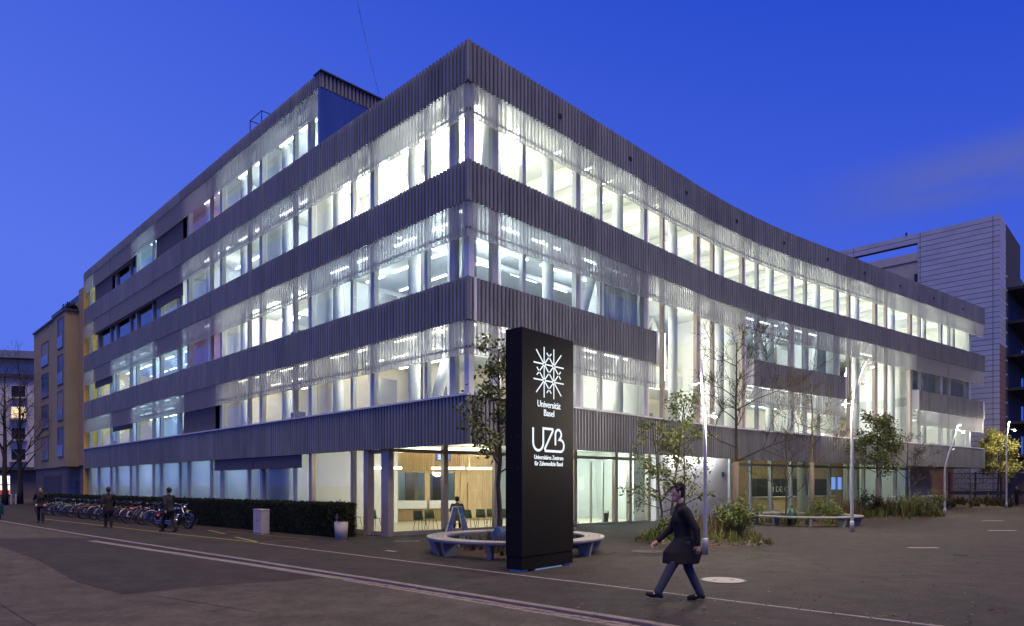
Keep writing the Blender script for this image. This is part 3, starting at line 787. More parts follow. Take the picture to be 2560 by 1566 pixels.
# gallery front and hanging tube lamps in the tall halls
for (s0, s1) in ((10.86, 19.34), (29.28, 38.62)):
    mb = MB(); RP.box(mb, s0, s1, -4.35, -4.22, 7.1, 8.25); bpart(mb, 'gallery_front', 'wall_warm')
    k = 0
    s = s0 + 0.9
    while s < s1 - 0.5:
        x, y, _ = RP.P(s, -2.1 - (k % 2) * 0.9, 0); zt = 10.0 - (k % 3) * 0.35
        mb = MB(); mb.lathe([(0.07, zt - 2.3), (0.07, zt)], 10, (x, y, 0)); t = bpart(mb, 'tube_lamp', 'lamp_tube')
        mb = MB(); mb.tube([(x, y, zt), (x, y, 10.99)], 0.008, 5); bpart(mb, 'cable', 'rail', t)
        s += 1.05 if k % 2 else 1.9; k += 1
# curtains
def curtain(path, s0, s1, o, z0, z1, m='curtain'):
    n = max(6, int((s1 - s0) / 0.06)); vs = []; fs = []
    for i in range(n + 1):
        s = s0 + (s1 - s0) * i / n; oo = o + 0.05 * math.sin(s * 36) + 0.02 * math.sin(s * 83)
        vs += [path.P(s, oo, z0), path.P(s, oo, z1)]
    for i in range(n): fs.append((2 * i, 2 * i + 2, 2 * i + 3, 2 * i + 1))
    mb = MB(); mb.add(vs, fs); bpart(mb, 'curtain', m, smooth=True)
curtain(RP, 0.55, 1.05, -0.75, 7.96, 10.98); curtain(RP, 7.9, 10.4, -0.75, 7.96, 10.98); curtain(LP, 0.55, 1.15, -0.75, 7.96, 10.98)
curtain(RP, 25.8, 26.4, -0.8, 7.96, 10.98); curtain(RP, 27.4, 28.3, -0.8, 7.96, 10.98); curtain(RP, 39.2, 43.2, -0.8, 7.96, 10.98); curtain(RP, 43.9, 48.2, -0.8, 7.96, 10.98)
curtain(RP, 11.2, 12.8, -4.0, 8.3, 10.98)
# doors, ducts and boards seen through the glass
for fl in (1, 2, 3, 4):
    for i in range(1, 10):
        k = LROOM[fl][i]
        if k in (None, Dk) or (fl == 4 and i < 3) or (i == 1 and fl > 0): continue
        dep = -7.6 if (fl in (1, 2) and i < 5) else -5.6; s_ = LB[i] + 1.0 + ((fl * 7 + i * 5) % 4) * 0.6
        mb = MB(); LP.box(mb, s_, s_ + 0.95, dep + 0.001, dep + 0.05, FLOOR[fl], FLOOR[fl] + 2.15); dd_ = bpart(mb, 'interior_door', ('wood', 'frame_dark', 'wall_warm', 'wall_blue')[(fl + i) % 4])
        if (fl + i) % 2: mb = MB(); LP.box(mb, s_ + 1.4, s_ + 2.6, dep + 0.001, dep + 0.04, FLOOR[fl] + 1.5, FLOOR[fl] + 2.4); bpart(mb, 'wall_board', ('white_gloss', 'concrete', 'wall_pink')[(fl + 2 * i) % 3])
        if (fl * 3 + i) % 3 == 0: mb = MB(); LP.box(mb, LB[i] + 1.3, LB[i] + 2.1, -1.0, -0.7, FLOOR[fl], FLOOR[fl] + 0.86); bpart(mb, 'sill_cabinet', 'concrete')
for fl in (1, 2):
    for (s0, s1) in ((1.0, 10.6), (19.7, 29.0), (38.9, 48.0)):
        for oo in (-2.0, -3.8):
            mb = MB(); mb.tube([RP.P(s0 + (s1 - s0) * q_ / 6, oo, CEIL[fl] - 0.28) for q_ in range(7)], 0.13, 10); bpart(mb, 'ceiling_duct', 'frame_light', smooth=True)
    for s_ in (2.4, 5.6, 8.8, 20.8, 24.0, 27.4, 40, 44.2):
        mb = MB(); RP.box(mb, s_, s_ + 1.0, -8.49, -8.44, FLOOR[fl], FLOOR[fl] + 2.15); bpart(mb, 'interior_door', ('frame_dark', 'wood', 'concrete')[int(s_) % 3])
for s_ in (6.5, 11, 15.5, 20, 25, 30, 35, 40, 45):
    mb = MB(); RP.box(mb, s_, s_ + 2.2, -11.49, -11.4, 11.6, 13.7); bpart(mb, 'storage_cabinet', ('concrete', 'frame_light', 'wall_blue')[int(s_) % 3])
    mb = MB(); RP.box(mb, s_ - 1.2, s_ - 1.05, -9.0, -4.2, 11.6, 13.5); bpart(mb, 'interior_screen', 'glass_green')
# ================================================================== GROUND FLOOR
P0, P1, P2 = Vector((-4.66, 24.5)), Vector((12.5, 38.75)), Vector((34.0, 54.3))
def straight(a, b, sign=1.0):
    a, b = Vector(a), Vector(b); h = math.degrees(math.atan2((b - a).y, (b - a).x)); L = (b - a).length
    return Path(a, [(0, h), (L, h)], sign), L
GP1, GL1 = straight(P0, P1); GP2, GL2 = straight(P1, P2)
ZG = 3.72
# left street front of the ground floor
LG = [4.95] + LB[2:]
for i in range(len(LG) - 1):
    a, b = LG[i], LG[i + 1]
    if i == 0:
        fr = MB(); LP.box(fr, a - 0.30, a + 0.16, GO - 0.10, GO + 0.14, 0.0, ZG)
        for z in (0.02, 3.05): LP.box(fr, a, b, GO - 0.05, GO + 0.07, z, z + 0.14)
        LP.box(fr, b - 0.30, b, GO - 0.06, GO + 0.22, 0.0, ZG)
        f = bpart(fr, 'window', 'frame_bronze'); g = MB(); LP.box(g, a + 0.16, b - 0.3, GO - 0.012, GO, 0.16, ZG); bpart(g, 'pane', 'glass', f); continue
    f = window(LP, a, b, 0.12, 3.25, glass='glass' if i == 1 else 'glass_milky', dark='frame_bronze' if i == 1 else 'frame_dark')
    fr = MB(); LP.box(fr, a, b, GO - 0.1, GO + 0.1, 0.0, 0.115); bpart(fr, 'plinth', 'concrete')
    if i in (2, 3): 
        mb = MB(); LP.box(mb, a + 0.05, b - 0.05, GO + 0.235, GO + 0.30, 2.62, 3.3); bpart(mb, 'roller_blind', 'blind')
# rooms behind the street front
for i in range(2, len(LG) - 1):
    a, b = LG[i], LG[i + 1]
    mb = MB(); LP.box(mb, a, b, -5.1, -5.0, 0, ZG); bpart(mb, 'interior_wall', 'wall_blue' if i != 4 else 'wall_white')
    lo_ = lamp(LP, a + 0.6, b - 0.6, -1.9, -1.8, ZG, 'lamp_cool'); glow(lo_, LP, (a + b) / 2, -2.0, 2.6, (0, 0, 105, 115, 120, 95, 190, 105, 75, 65)[min(i, 9)], (0.72, 0.88, 1.0))
    if i in (2, 5): mb = MB(); LP.box(mb, a - 0.06, a + 0.06, -5, -0.6, 0, ZG); bpart(mb, 'interior_wall', 'wall_white')
mb = MB(); LP.box(mb, 45.5, 45.62, -5, -0.45, 0, ZG); bpart(mb, 'interior_wall', 'wall_yellow')
# lobby front
def glaze(path, posts, z1=ZG, m='frame_bronze', glass='glass', transom=3.10, wide=0.20, base=0.16):
    for (a, b) in zip(posts[:-1], posts[1:]):
        fr = MB()
        path.box(fr, a - wide / 2, a + wide / 2, -0.10, 0.12, 0.0, z1)
        path.box(fr, a + wide / 2, b - wide / 2, -0.05, 0.07, 0.0, base)
        path.box(fr, a + wide / 2, b - wide / 2, -0.06, 0.09, transom, transom + 0.14)
        f = bpart(fr, 'window', m)
        g = MB(); path.box(g, a + wide / 2, b - wide / 2, -0.012, 0.0, base, transom); bpart(g, 'pane', glass, f)
        g = MB(); path.box(g, a + wide / 2, b - wide / 2, -0.012, 0.0, transom + 0.14, z1); bpart(g, 'pane', glass, f)
glaze(GP1, [0.16, 2.62, 5.15, 7.6, 9.75])
glaze(GP1, [9.75, 12.55, 13.6, 15.05], glass='glass_green', base=0.10)
mb = MB(); GP1.box(mb, 14.95, 15.15, -0.1, 0.12, 0, ZG); bpart(mb, 'door_post', 'frame_bronze')
# sliding entrance door behind the front: slim pale stiles
for s in (10.1, 11.35, 12.2):
    mb = MB(); GP1.box(mb, s - 0.04, s + 0.04, -0.5, -0.42, 0.02, 3.0); d_ = bpart(mb, 'door_stile', 'frame_light')
# concrete wall with light cove
mb = MB(); GP1.box(mb, 16.3, GL1 - 0.05, -0.25, 0.0, 0, ZG); bpart(mb, 'concrete_wall', 'concrete_light')
mb = MB(); GP1.box(mb, 15.15, 16.3, -1.2, -1.0, 0, ZG); bpart(mb, 'concrete_wall', 'slab')
lo_ = lamp(GP1, 16.5, GL1 - 0.3, 0.06, 0.30, 3.70, 'lamp_entry', 'cove_light'); [glow(lo_, GP1, q_, 0.25, 3.40, 110, (0.90, 0.96, 1.0), 0.1) for q_ in (17.2, 18.8, 20.4)]
lamp(GP1, 13.0, 13.5, -0.4, -0.05, 3.62, 'lamp_entry', 'cove_light')
mb = MB(); GP1.box(mb, GL1 - 0.62, GL1 - 0.40, 0.004, 0.03, 2.35, 2.62); bpart(mb, 'number_plate', 'bag_blue')
# ---- lobby room
lob = [off(LP, 5.1, -0.5), off(GP1, 0.3, -0.2), off(GP1, 16.0, -0.2), (4.5, 44), (-12, 44), off(LP, 16, -4)]
mb = MB(); mb.prism([lob[0], lob[1], lob[2], lob[3], lob[4], lob[5], off(LP, 16, -0.5)], -0.05, 0.02); bpart(mb, 'lobby_floor', 'floor_lobby')
WP, WL = straight((-11.5, 32.2), (-0.9, 35.7))
def rec_u(u):                       # reception wall coordinate seen at photo column u
    k = (u - CX) / F_PX; d_ = (WP.P(1, 0, 0)[0] - WP.P(0, 0, 0)[0], WP.P(1, 0, 0)[1] - WP.P(0, 0, 0)[1])
    x0, y0, _ = WP.P(0, 0, 0); return (k * y0 - x0) / (d_[0] - k * d_[1])
opens = [(rec_u(870), rec_u(892)), (rec_u(922), rec_u(982)), (rec_u(996), rec_u(1062)), (rec_u(1075), rec_u(1137))]
wl = MB()
xs = [0.0] + [v for o_ in opens for v in o_] + [WL]
for i in range(0, len(xs), 2): WP.box(wl, xs[i], xs[i + 1], -0.2, 0.0, 0.0, 2.55)
WP.box(wl, 0, WL, -0.2, 0.0, 2.552, ZG)
for a, b in opens: WP.box(wl, a, b, -0.2, 0.0, 0.0, 0.64)
bpart(wl, 'reception_wall', 'wood')
sl = MB(); s = 0.0
while s < WL - 0.1:
    if s < opens[-1][1] + 0.3:
        WP.box(sl, s, s + 0.05, 0.002, 0.10, 2.62, ZG - 0.1); WP.box(sl, s, s + 0.05, 0.002, 0.08, 0.08, 0.66)
    else: WP.box(sl, s, s + 0.06, 0.002, 0.03, 0.05, ZG - 0.1)
    s += 0.115
o_ = bpart(sl, 'wood_slats', 'wood'); o_['kind'] = 'stuff'
for a, b in opens:
    mb = MB(); WP.box(mb, a - 0.06, b + 0.06, -0.15, 0.22, 0.67, 1.08); bpart(mb, 'reception_counter', 'white_gloss')
    g = MB(); WP.box(g, a, b, -0.12, -0.11, 1.09, 2.55); bpart(g, 'pane', 'glass')
mb = MB(); WP.box(mb, WL - 1.9, WL - 0.75, 0.032, 0.05, 0.05, 2.45); dd = bpart(mb, 'door', 'wood')
mb = MB(); WP.box(mb, WL - 1.55, WL - 1.50, 0.052, 0.09, 0.5, 2.0); bpart(mb, 'handle', 'wood_dark', dd)
# back office behind the openings
mb = MB(); WP.box(mb, 0, WL, -3.3, -3.2, 0, ZG); bpart(mb, 'interior_wall', 'wall_blue')
for a, b in opens[1:]:
    mb = MB(); WP.box(mb, b - 0.5, b - 0.3, -3.2, -0.25, 0, ZG); bpart(mb, 'cabinet_wall', 'wood_dark')
glow(lamp(WP, 0.5, WL - 0.5, -2.0, -1.8, 3.3, 'lamp_office'), WP, 5.5, -1.6, 2.7, 40, (0.86, 0.95, 1.0))
# end walls of the lobby
mb = MB(); mb.prism([(-0.9, 35.7), (-0.75, 35.65), (4.0, 43.5), (3.8, 43.6)], 0, ZG); bpart(mb, 'concrete_wall', 'concrete')
mb = MB(); mb.prism([(-11.7, 32.3), (-11.5, 32.2), (-9.4, 30.2), (-9.6, 30.1)], 0, ZG); bpart(mb, 'concrete_wall', 'wall_white')
# entrance hall back wall and side, pale concrete
EP, EL = straight((1.2, 36.2), (9.5, 41.0))
mb = MB(); EP.box(mb, 0, EL, -0.2, 0, 0, ZG); bpart(mb, 'concrete_wall', 'slab')
mb = MB(); mb.prism([off(GP1, 16.1, -0.3), off(GP1, 16.3, -0.3), off(GP1, 16.3, -5.5), off(GP1, 16.1, -5.5)], 0, ZG); bpart(mb, 'concrete_wall', 'slab')
lo_ = lamp(GP1, 10.2, 15.0, -2.6, -2.3, ZG, 'lamp_entry'); glow(lo_, GP1, 11.2, -2.2, 2.8, 300, (0.84, 0.97, 1.0)); glow(lo_, GP1, 14.2, -1.6, 2.8, 300, (0.84, 0.97, 1.0)); lamp(GP1, 10.2, 15.0, -1.0, -0.8, ZG, 'lamp_entry')
# lobby light: lines along the ceiling and three hanging bars
lo_ = lamp(GP1, 0.6, 9.4, -1.1, -0.9, ZG, 'lamp_lobby'); glow(lo_, GP1, 2.0, -2.6, 2.7, 120, (1.0, 0.88, 0.66)); glow(lo_, GP1, 6.5, -3.2, 2.7, 160, (1.0, 0.88, 0.66)); glow(lo_, WP, 3.0, 2.2, 2.7, 110, (1.0, 0.88, 0.66)); lamp(WP, 0.8, WL - 0.4, 1.9, 2.1, ZG, 'lamp_lobby'); lamp(WP, 0.8, WL - 0.4, 0.35, 0.45, ZG, 'lamp_lobby')
def hang(u0, u1, y):
    x0, x1 = (u0 - CX) / F_PX * y, (u1 - CX) / F_PX * y
    mb = MB(); mb.tube([(x0, y, 2.66), ((x0 + x1) / 2, y + 0.1, 2.66), (x1, y, 2.66)], 0.055, 10); t = bpart(mb, 'pendant_lamp', 'lamp_lobby', smooth=True)
    for x in (x0 + 0.1, x1 - 0.1): mb = MB(); mb.tube([(x, y, 2.7), (x, y, ZG)], 0.008, 5); bpart(mb, 'cable', 'frame_light', t)
hang(925, 1004, 30.6); hang(1078, 1162, 31.0); hang(1168, 1246, 31.4)
tvx, tvy = (1108 - CX) / F_PX * 30.2, 30.2
mb = MB(); mb.box(tvx - 0.32, tvx + 0.32, tvy, tvy + 0.05, 2.98, 3.34); tv = bpart(mb, 'display', 'black')
mb = MB(); mb.box(tvx - 0.29, tvx + 0.29, tvy - 0.006, tvy - 0.002, 3.0, 3.32); bpart(mb, 'screen_image', 'screen_blue', tv)
for k in range(3):
    mb = MB(); mb.box(tvx - 0.22, tvx + 0.16 - 0.08 * k, tvy - 0.012, tvy - 0.008, 3.05 + 0.08 * k, 3.09 + 0.08 * k); bpart(mb, 'screen_line', 'shop_white', tv)
mb = MB(); mb.tube([(tvx, tvy + 0.03, 3.34), (tvx, tvy + 0.03, ZG)], 0.012, 6); bpart(mb, 'cable', 'rail', tv)
# ---- cafe behind the second run
glaze(GP2, [0.1, 2.1, 4.2, 6.4, 8.7, 11.0, 13.3, 15.6, 18.0, 20.4, 22.8], m='frame_dark', glass='glass_green', transom=3.02, wide=0.16, base=0.08)
mb = MB(); GP2.box(mb, 22.9, 26.4, -0.3, 0.0, 0, ZG); bpart(mb, 'concrete_wall', 'concrete_light')
mb = MB(); GP2.box(mb, 0, 26.2, -5.4, -5.2, 0, ZG); bpart(mb, 'interior_wall', 'wood_dark')
mb = MB(); GP2.box(mb, 9.5, 20.2, -5.19, -5.13, 0.85, 2.35); bb = bpart(mb, 'wall_board', 'black')
mb = MB(); GP2.box(mb, 22.75, 22.88, -5.2, -0.3, 0, ZG); bpart(mb, 'interior_wall', 'wall_white')
mb = MB(); GP2.box(mb, 0.2, 26, -5.2, -0.1, -0.05, 0.02); bpart(mb, 'cafe_floor', 'floor_in')
for s in (1.5, 6, 10.5, 15, 19): lamp(GP2, s, s + 2.6, -3.3, -3.15, ZG, 'lamp_cafe')
glow(lamp(GP2, 0.4, 6.5, -1.0, -0.85, ZG, 'lamp_entry'), GP2, 3.0, -2.0, 2.9, 110, (1.0, 0.98, 0.74)); glow(lamp(GP2, 17.0, 22.0, -2.2, -2.05, ZG, 'lamp_cool'), GP2, 19.5, -2.2, 2.9, 60, (0.9, 0.97, 0.9)); glow(lamp(GP2, 8.0, 13.0, -2.0, -1.9, ZG, 'lamp_cafe'), GP2, 11, -2.4, 2.9, 110, (1.0, 0.95, 0.6))
for s_ in (9.9, 17.0): x, y, _ = GP2.P(s_, -1.3, 0); mb = MB(); mb.lathe([(0.3, 0), (0.3, ZG)], 16, (x, y, 0)); bpart(mb, 'column', 'column', smooth=True)
mb = MB(); GP2.box(mb, 8.0, 18.0, -4.0, -3.4, 0.02, 1.0); bpart(mb, 'cafe_counter', 'wood')
mb = MB(); GP2.box(mb, 7.9, 18.1, -4.1, -3.3, 1.005, 1.05); bpart(mb, 'cafe_counter_top', 'white_gloss')
for s in (20.7, 21.7): mb = MB(); GP2.box(mb, s, s + 0.55, -5.12, -5.08, 1.5, 2.5); bpart(mb, 'display', 'screen_blue')
# ---- lettering
def text_mesh(txt, size, sx=1.0, extr=0.0, bold=0.0, align='CENTER', name='lettering'):
    cu = bpy.data.curves.new('tmp', 'FONT'); cu.body = txt; cu.size = size; cu.align_x = align; cu.extrude = extr; cu.offset = bold; cu.resolution_u = 3
    o = bpy.data.objects.new('tmp', cu); COL.objects.link(o)
    dg = bpy.context.evaluated_depsgraph_get(); dg.update()
    me = bpy.data.meshes.new_from_object(o.evaluated_get(dg)); me.name = name
    bpy.data.objects.remove(o); bpy.data.curves.remove(cu)
    for v in me.vertices: v.co.x *= sx
    return me
def put_text(txt, size, m, parent, mw, sx=1.0, bold=0.0, name='lettering', extr=0.004):
    me = text_mesh(txt, size, sx, extr, bold, name=name); me.materials.clear(); me.materials.append(M[m])
    o = bpy.data.objects.new(name, me); finish(o, parent); o.matrix_local = mw
    return o
def frame_on(path, s, o, z, base=BO):
    x, y, _ = path.P(s, o, 0); h = path.at(s)[1]
    return Matrix.Translation((x - base.x, y - base.y, z - base.z)) @ Matrix.Rotation(h, 4, 'Z') @ Matrix.Rotation(R(90), 4, 'X')
put_text('I DE CE', 0.60, 'white_gloss', BLD, frame_on(GP2, 13.6, -5.11, 1.35), 1.25)
put_text('UZB', 0.42, 'white_gloss', BLD, frame_on(GP1, 15.7, -0.97, 1.75), 0.9)
put_text('UZB', 0.34, 'white_gloss', BLD, frame_on(GP1, 20.0, 0.012, 1.95), 0.9)
mb = MB(); mb.box(-0.15, 0.15, -0.15, 0.15, 0, 0.46); bin_ = empty('waste_bin', (*off(GP1, 13.1, -1.1), 0.02), R(40), label='black waste bin with white rim standing inside the glass entrance', cat='waste bin')
MB().lathe([(0.13, 0), (0.17, 0.46)], 16).build('body', 'black', bin_); MB().ring((0, 0, 0), 0.13, 0.18, 0.46, 0.56, n=16).build('rim', 'white_gloss', bin_)

# ================================================================== PYLON SIGN
SX, SY, SH = 0.215, 14.4, R(50.2)
PYW, PYD, PYH = 1.94, 0.46, 5.30
py = empty('sign_pylon', (SX, SY, 0), SH, label='tall black illuminated sign pylon with glowing white lettering on the forecourt', cat='sign')
MB().box(0, PYW, 0, PYD, 0.34, PYH).build('upper_body', 'black_box', py)
MB().box(0.012, PYW - 0.012, 0.012, PYD - 0.012, 0.05, 0.332).build('plinth', 'black_box', py)
for x in (0.06, PYW - 0.26): MB().box(x, x + 0.2, 0.05, 0.4, 0.0, 0.05).build('foot', 'glass_blue_tape', py)
MB().box(0.5, 1.5, 0.02, 0.14, 0.003, 0.035).build('film_strip', 'glass_blue_tape', py)
for k in range(7):
    for y in (0.13, 0.30): MB().tube([(-0.006, y, 0.9 + k * 0.68), (0.001, y, 0.9 + k * 0.68)], 0.014, 8).build('bolt', 'cast_iron', py)
def ribbon(mb, pts, w, closed=False, y=-0.006, th=0.005):
    P_ = [Vector(p) for p in pts]; n = len(P_); A = []; B = []
    for i, p in enumerate(P_):
        a = P_[i - 1] if (i > 0 or closed) else p; b = P_[(i + 1) % n] if (i < n - 1 or closed) else p
        t = Vector((0, 0))
        if (p - a).length > 1e-9: t += (p - a).normalized()
        if (b - p).length > 1e-9: t += (b - p).normalized()
        t = t.normalized(); k = 1.0
        if (p - a).length > 1e-9 and (b - p).length > 1e-9: k = 1 / max(0.45, t.dot((b - p).normalized()))
        nn = Vector((-t.y, t.x)) * w / 2 * k; A.append(p + nn); B.append(p - nn)
    m_ = n if closed else n - 1
    for i in range(m_):
        j = (i + 1) % n
        q = [A[i], A[j], B[j], B[i]]
        mb.add([(v.x, y, v.y) for v in q] + [(v.x, y + th, v.y) for v in q], [(0, 1, 2, 3), (4, 7, 6, 5), (0, 4, 5, 1), (2, 6, 7, 3), (1, 5, 6, 2), (3, 7, 4, 0)])
ec, d_ = Vector((PYW / 2, 4.42)), 0.365
em = MB(); g_ = 0.028; wst = 0.030
def seg(a, b, cuts):
    """line from a to b leaving a little dark gap at each node"""
    a, b = Vector(a), Vector(b); L = (b - a).length; t = (b - a) / L; ps = [0.0]
    for c in sorted((Vector(c) - a).dot(t) for c in cuts): ps += [c - g_, c + g_]
    ps.append(L)
    for i in range(0, len(ps), 2):
        if ps[i + 1] - ps[i] > 0.01: ribbon(em, [ec + a + t * ps[i], ec + a + t * ps[i + 1]], wst)
h_ = d_ / 2; TL_, TR_, BL_, BR_ = (-h_, h_), (h_, h_), (-h_, -h_), (h_, -h_)
e1 = h_ + 0.385
for x in (-h_, h_): seg((x, -e1), (x, e1), [(x, h_), (x, -h_)])
for z in (-h_, h_): seg((-e1, z), (e1, z), [(-h_, z), (h_, z)])
e2 = h_ + 0.29
seg((-e2, e2), (e2, -e2), [TL_, (0, 0), BR_]); seg((-e2, -e2), (e2, e2), [BL_, (0, 0), TR_])
k_ = 0.085
for sx in (-1, 1):
    for sz in (-1, 1):
        n0 = (sx * h_, sz * h_)
        seg(n0, (-sx * k_, sz * (h_ + h_ + k_)), [n0, (0, sz * (h_ + h_))]); seg(n0, (sx * (h_ + h_ + k_), -sz * k_), [n0, (sx * (h_ + h_), 0)])
em.build('emblem', 'sign_white', py)
def sign_text(t, size, z, sx, bold):
    put_text(t, size, 'sign_white', py, Matrix.Translation((PYW / 2, -0.006, z)) @ Matrix.Rotation(R(90), 4, 'X'), sx, bold)
sign_text('Universität', 0.21, 3.635, 0.95, 0.0008); sign_text('Basel', 0.21, 3.445, 0.95, 0.0008)
sign_text('Universitäres Zentrum', 0.142, 2.465, 0.84, 0.0); sign_text('für Zahnmedizin Basel', 0.142, 2.325, 0.84, 0.0)
uz = MB(); x0, z0_, z1_ = PYW / 2 - 0.585, 2.66, 3.16
def arc(cx, cz, r, a0, a1, n=14, rz=None): return [(cx + r * math.cos(R(a0 + (a1 - a0) * i / n)), cz + (rz or r) * math.sin(R(a0 + (a1 - a0) * i / n))) for i in range(n + 1)]
ru = 0.185
path_ = [(x0, z1_)] + arc(x0 + ru, z0_ + ru, ru, 180, 360) + [(x0 + 2 * ru, z1_ - 0.03), (x0 + 2 * ru, z1_), (x0 + 0.72, z1_), (x0 + 0.735, z1_ - 0.03), (x0 + 0.43, z0_ + 0.05), (x0 + 0.45, z0_)] + [(x0 + 1.03, z0_)] + arc(x0 + 1.03, z0_ + 0.135, 0.135, -90, 90, 10) + [(x0 + 0.98, z0_ + 0.272)] + arc(x0 + 0.945, z1_ - 0.115, 0.115, -20, 180, 12) + [(x0 + 0.83, z0_ + 0.14)]
ribbon(uz, path_, 0.054); uz.build('logo_letters', 'sign_white', py)
# ================================================================== FORECOURT FURNITURE
mat('leaf_green', (0.075, 0.115, 0.022), 0.6, 0, col2=(0.15, 0.17, 0.035), scale=1.6)
mat('leaf_yellow', (0.16, 0.17, 0.03), 0.6, 0, col2=(0.30, 0.28, 0.06), scale=1.6)
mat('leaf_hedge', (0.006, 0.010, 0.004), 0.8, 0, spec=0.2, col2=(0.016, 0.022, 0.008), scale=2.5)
mat('grass_mix', (0.055, 0.105, 0.014), 0.7, 0, col2=(0.20, 0.20, 0.045), scale=0.9, detail=8)
mat('grass_brown', (0.16, 0.095, 0.045), 0.75, 0, col2=(0.09, 0.09, 0.03), scale=1.3, detail=8)
mat('grass_dark', (0.035, 0.042, 0.014), 0.75, 0, col2=(0.10, 0.085, 0.03), scale=1.3, detail=8)
mat('pebble', (0.30, 0.27, 0.24), 0.8, 0, col2=(0.10, 0.085, 0.075), scale=9)
def ring_bench(x, y, rad, rz, label):
    t = empty('ring_bench', (x, y, 0), rz, label=label, cat='bench')
    w = 0.125
    for k in range(4):
        r1 = rad - k * (w + 0.018); MB().ring((0, 0, 0), r1 - w, r1, 0.41, 0.455, n=72).build('seat_slat', 'bench_wood', t)
    MB().ring((0, 0, 0), rad - 0.53, rad - 0.03, 0.37, 0.408, n=72).build('seat_frame', 'concrete', t)
    for k in range(10):
        a = 2 * math.pi * (k + 0.35) / 10; c, s = math.cos(a), math.sin(a)
        mb = MB(); q = []
        for (r, o) in ((rad - 0.44, -0.05), (rad - 0.14, -0.05), (rad - 0.14, 0.05), (rad - 0.44, 0.05)): q.append((r * c - o * s, r * s + o * c, 0.0))
        for (r, o) in ((rad - 0.50, -0.06), (rad - 0.05, -0.06), (rad - 0.05, 0.06), (rad - 0.50, 0.06)): q.append((r * c - o * s, r * s + o * c, 0.37))
        mb.hexa(q); mb.build('support', 'concrete', t)
    for a0 in (R(2), R(146)):
        vs = []; fs = []; n = 14
        for i in range(n + 1):
            a = a0 + R(36) * i / n
            for (r, z) in ((rad - 0.16, 0.0), (rad - 0.04, 0.37), (rad - 0.09, 0.37), (rad - 0.21, 0.0)): vs.append((r * math.cos(a), r * math.sin(a), z))
        for i in range(n):
            b = i * 4
            for j in range(4): fs.append((b + j, b + 4 + j, b + 4 + (j + 1) % 4, b + (j + 1) % 4))
        fs += [(3, 2, 1, 0), (n * 4, n * 4 + 1, n * 4 + 2, n * 4 + 3)]
        mb = MB(); mb.add(vs, fs); mb.build('fascia', 'concrete', t)
    return t
RB1, RB2 = (0.10, 19.1), (14.0, 32.3)
ring_bench(*RB1, 2.52, R(25), 'round slatted ring bench around a tree behind the black sign pylon')
ring_bench(*RB2, 2.65, R(-10), 'round slatted ring bench with pale top in front of the cafe glazing')
def bed(x, y, rx, ry, hgt, label, rz=0.0):
    vs = []; fs = []; n = 40; m = 6
    for j in range(m + 1):
        q = 1 - j / m
        for k in range(n):
            a = 2 * math.pi * k / n; wob = 1 + 0.05 * math.sin(3 * a + x) + 0.03 * math.sin(7 * a)
            vs.append((rx * q * wob * math.cos(a), ry * q * wob * math.sin(a), 0.004 + hgt * (1 - q * q) + (0.02 if 0 < j < m else 0) * math.sin(5 * a + j)))
    for j in range(m):
        for k in range(n): fs.append((j * n + k, j * n + (k + 1) % n, (j + 1) * n + (k + 1) % n, (j + 1) * n + k))
    mb = MB(); mb.add(vs, fs); o = mb.build('planting_bed', 'soil', smooth=True, loc=(x, y, 0), kind='structure', label=label); o.rotation_euler = (0, 0, rz)
def blades(name, x, y, rx, ry, hgt, n, hmin, hmax, m, seed, label, rz=0.0, inner=0.0, outer=1.0, per=13, spread=0.5, width=0.012):
    rg = random.Random(seed); mb = MB(); V = mb.v; Fc = mb.f
    for i in range(n):
        a = rg.uniform(0, 6.283); q = math.sqrt(rg.uniform(inner ** 2, outer ** 2))
        bx, by = rx * q * math.cos(a), ry * q * math.sin(a); bz = hgt * (1 - q * q)
        H = rg.uniform(hmin, hmax) * (0.55 + 0.45 * mnoise.noise((bx * 0.9 + seed, by * 0.9, 0.3)) + 0.35)
        for k in range(per):
            aa = rg.uniform(0, 6.283); sp = rg.uniform(0.1, 1.0) * spread * H; h = H * rg.uniform(0.6, 1.1)
            ox, oy = bx + rg.uniform(-.05, .05), by + rg.uniform(-.05, .05)
            dx, dy = math.cos(aa) * sp, math.sin(aa) * sp; w = width * rg.uniform(0.6, 1.4); px, py_ = -math.sin(aa) * w, math.cos(aa) * w
            b = len(V)
            V += [(ox - px, oy - py_, bz), (ox + px, oy + py_, bz), (ox + dx * .4 - px * .8, oy + dy * .4 - py_ * .8, bz + h * .65), (ox + dx * .4 + px * .8, oy + dy * .4 + py_ * .8, bz + h * .65), (ox + dx, oy + dy, bz + h)]
            Fc += [(b, b + 1, b + 3, b + 2), (b + 2, b + 3, b + 4)]
    o = mb.build(name, m, loc=(x, y, 0.0), kind='stuff', label=label, cat='grass'); o.rotation_euler = (0, 0, rz)
    return o
def pebbles(x, y, rx, ry, n, seed, label, a0=0, a1=6.283):
    rg = random.Random(seed); mb = MB()
    for i in range(n):
        a = rg.uniform(a0, a1); q = rg.uniform(0.72, 0.98); s = rg.uniform(0.012, 0.035)
        cx_, cy_ = rx * q * math.cos(a), ry * q * math.sin(a); z = 0.03 + 0.25 * (1 - q * q)
        mb.sphere((cx_, cy_, z), s, 5, 4, (1, 1, 0.7))
    mb.build('bed_pebbles', 'pebble', loc=(x, y, 0), kind='stuff', label=label, cat='pebbles')
B1 = (6.3, 22.2)
bed(*B1, 2.25, 2.1, 0.26, 'low round planting bed of dark soil')
blades('ornamental_grass', *B1, 2.1, 1.95, 0.26, 150, 0.22, 0.50, 'grass_mix', 11, 'yellow green grass tufts in the round bed beside the walking person', inner=0.1, outer=0.93)
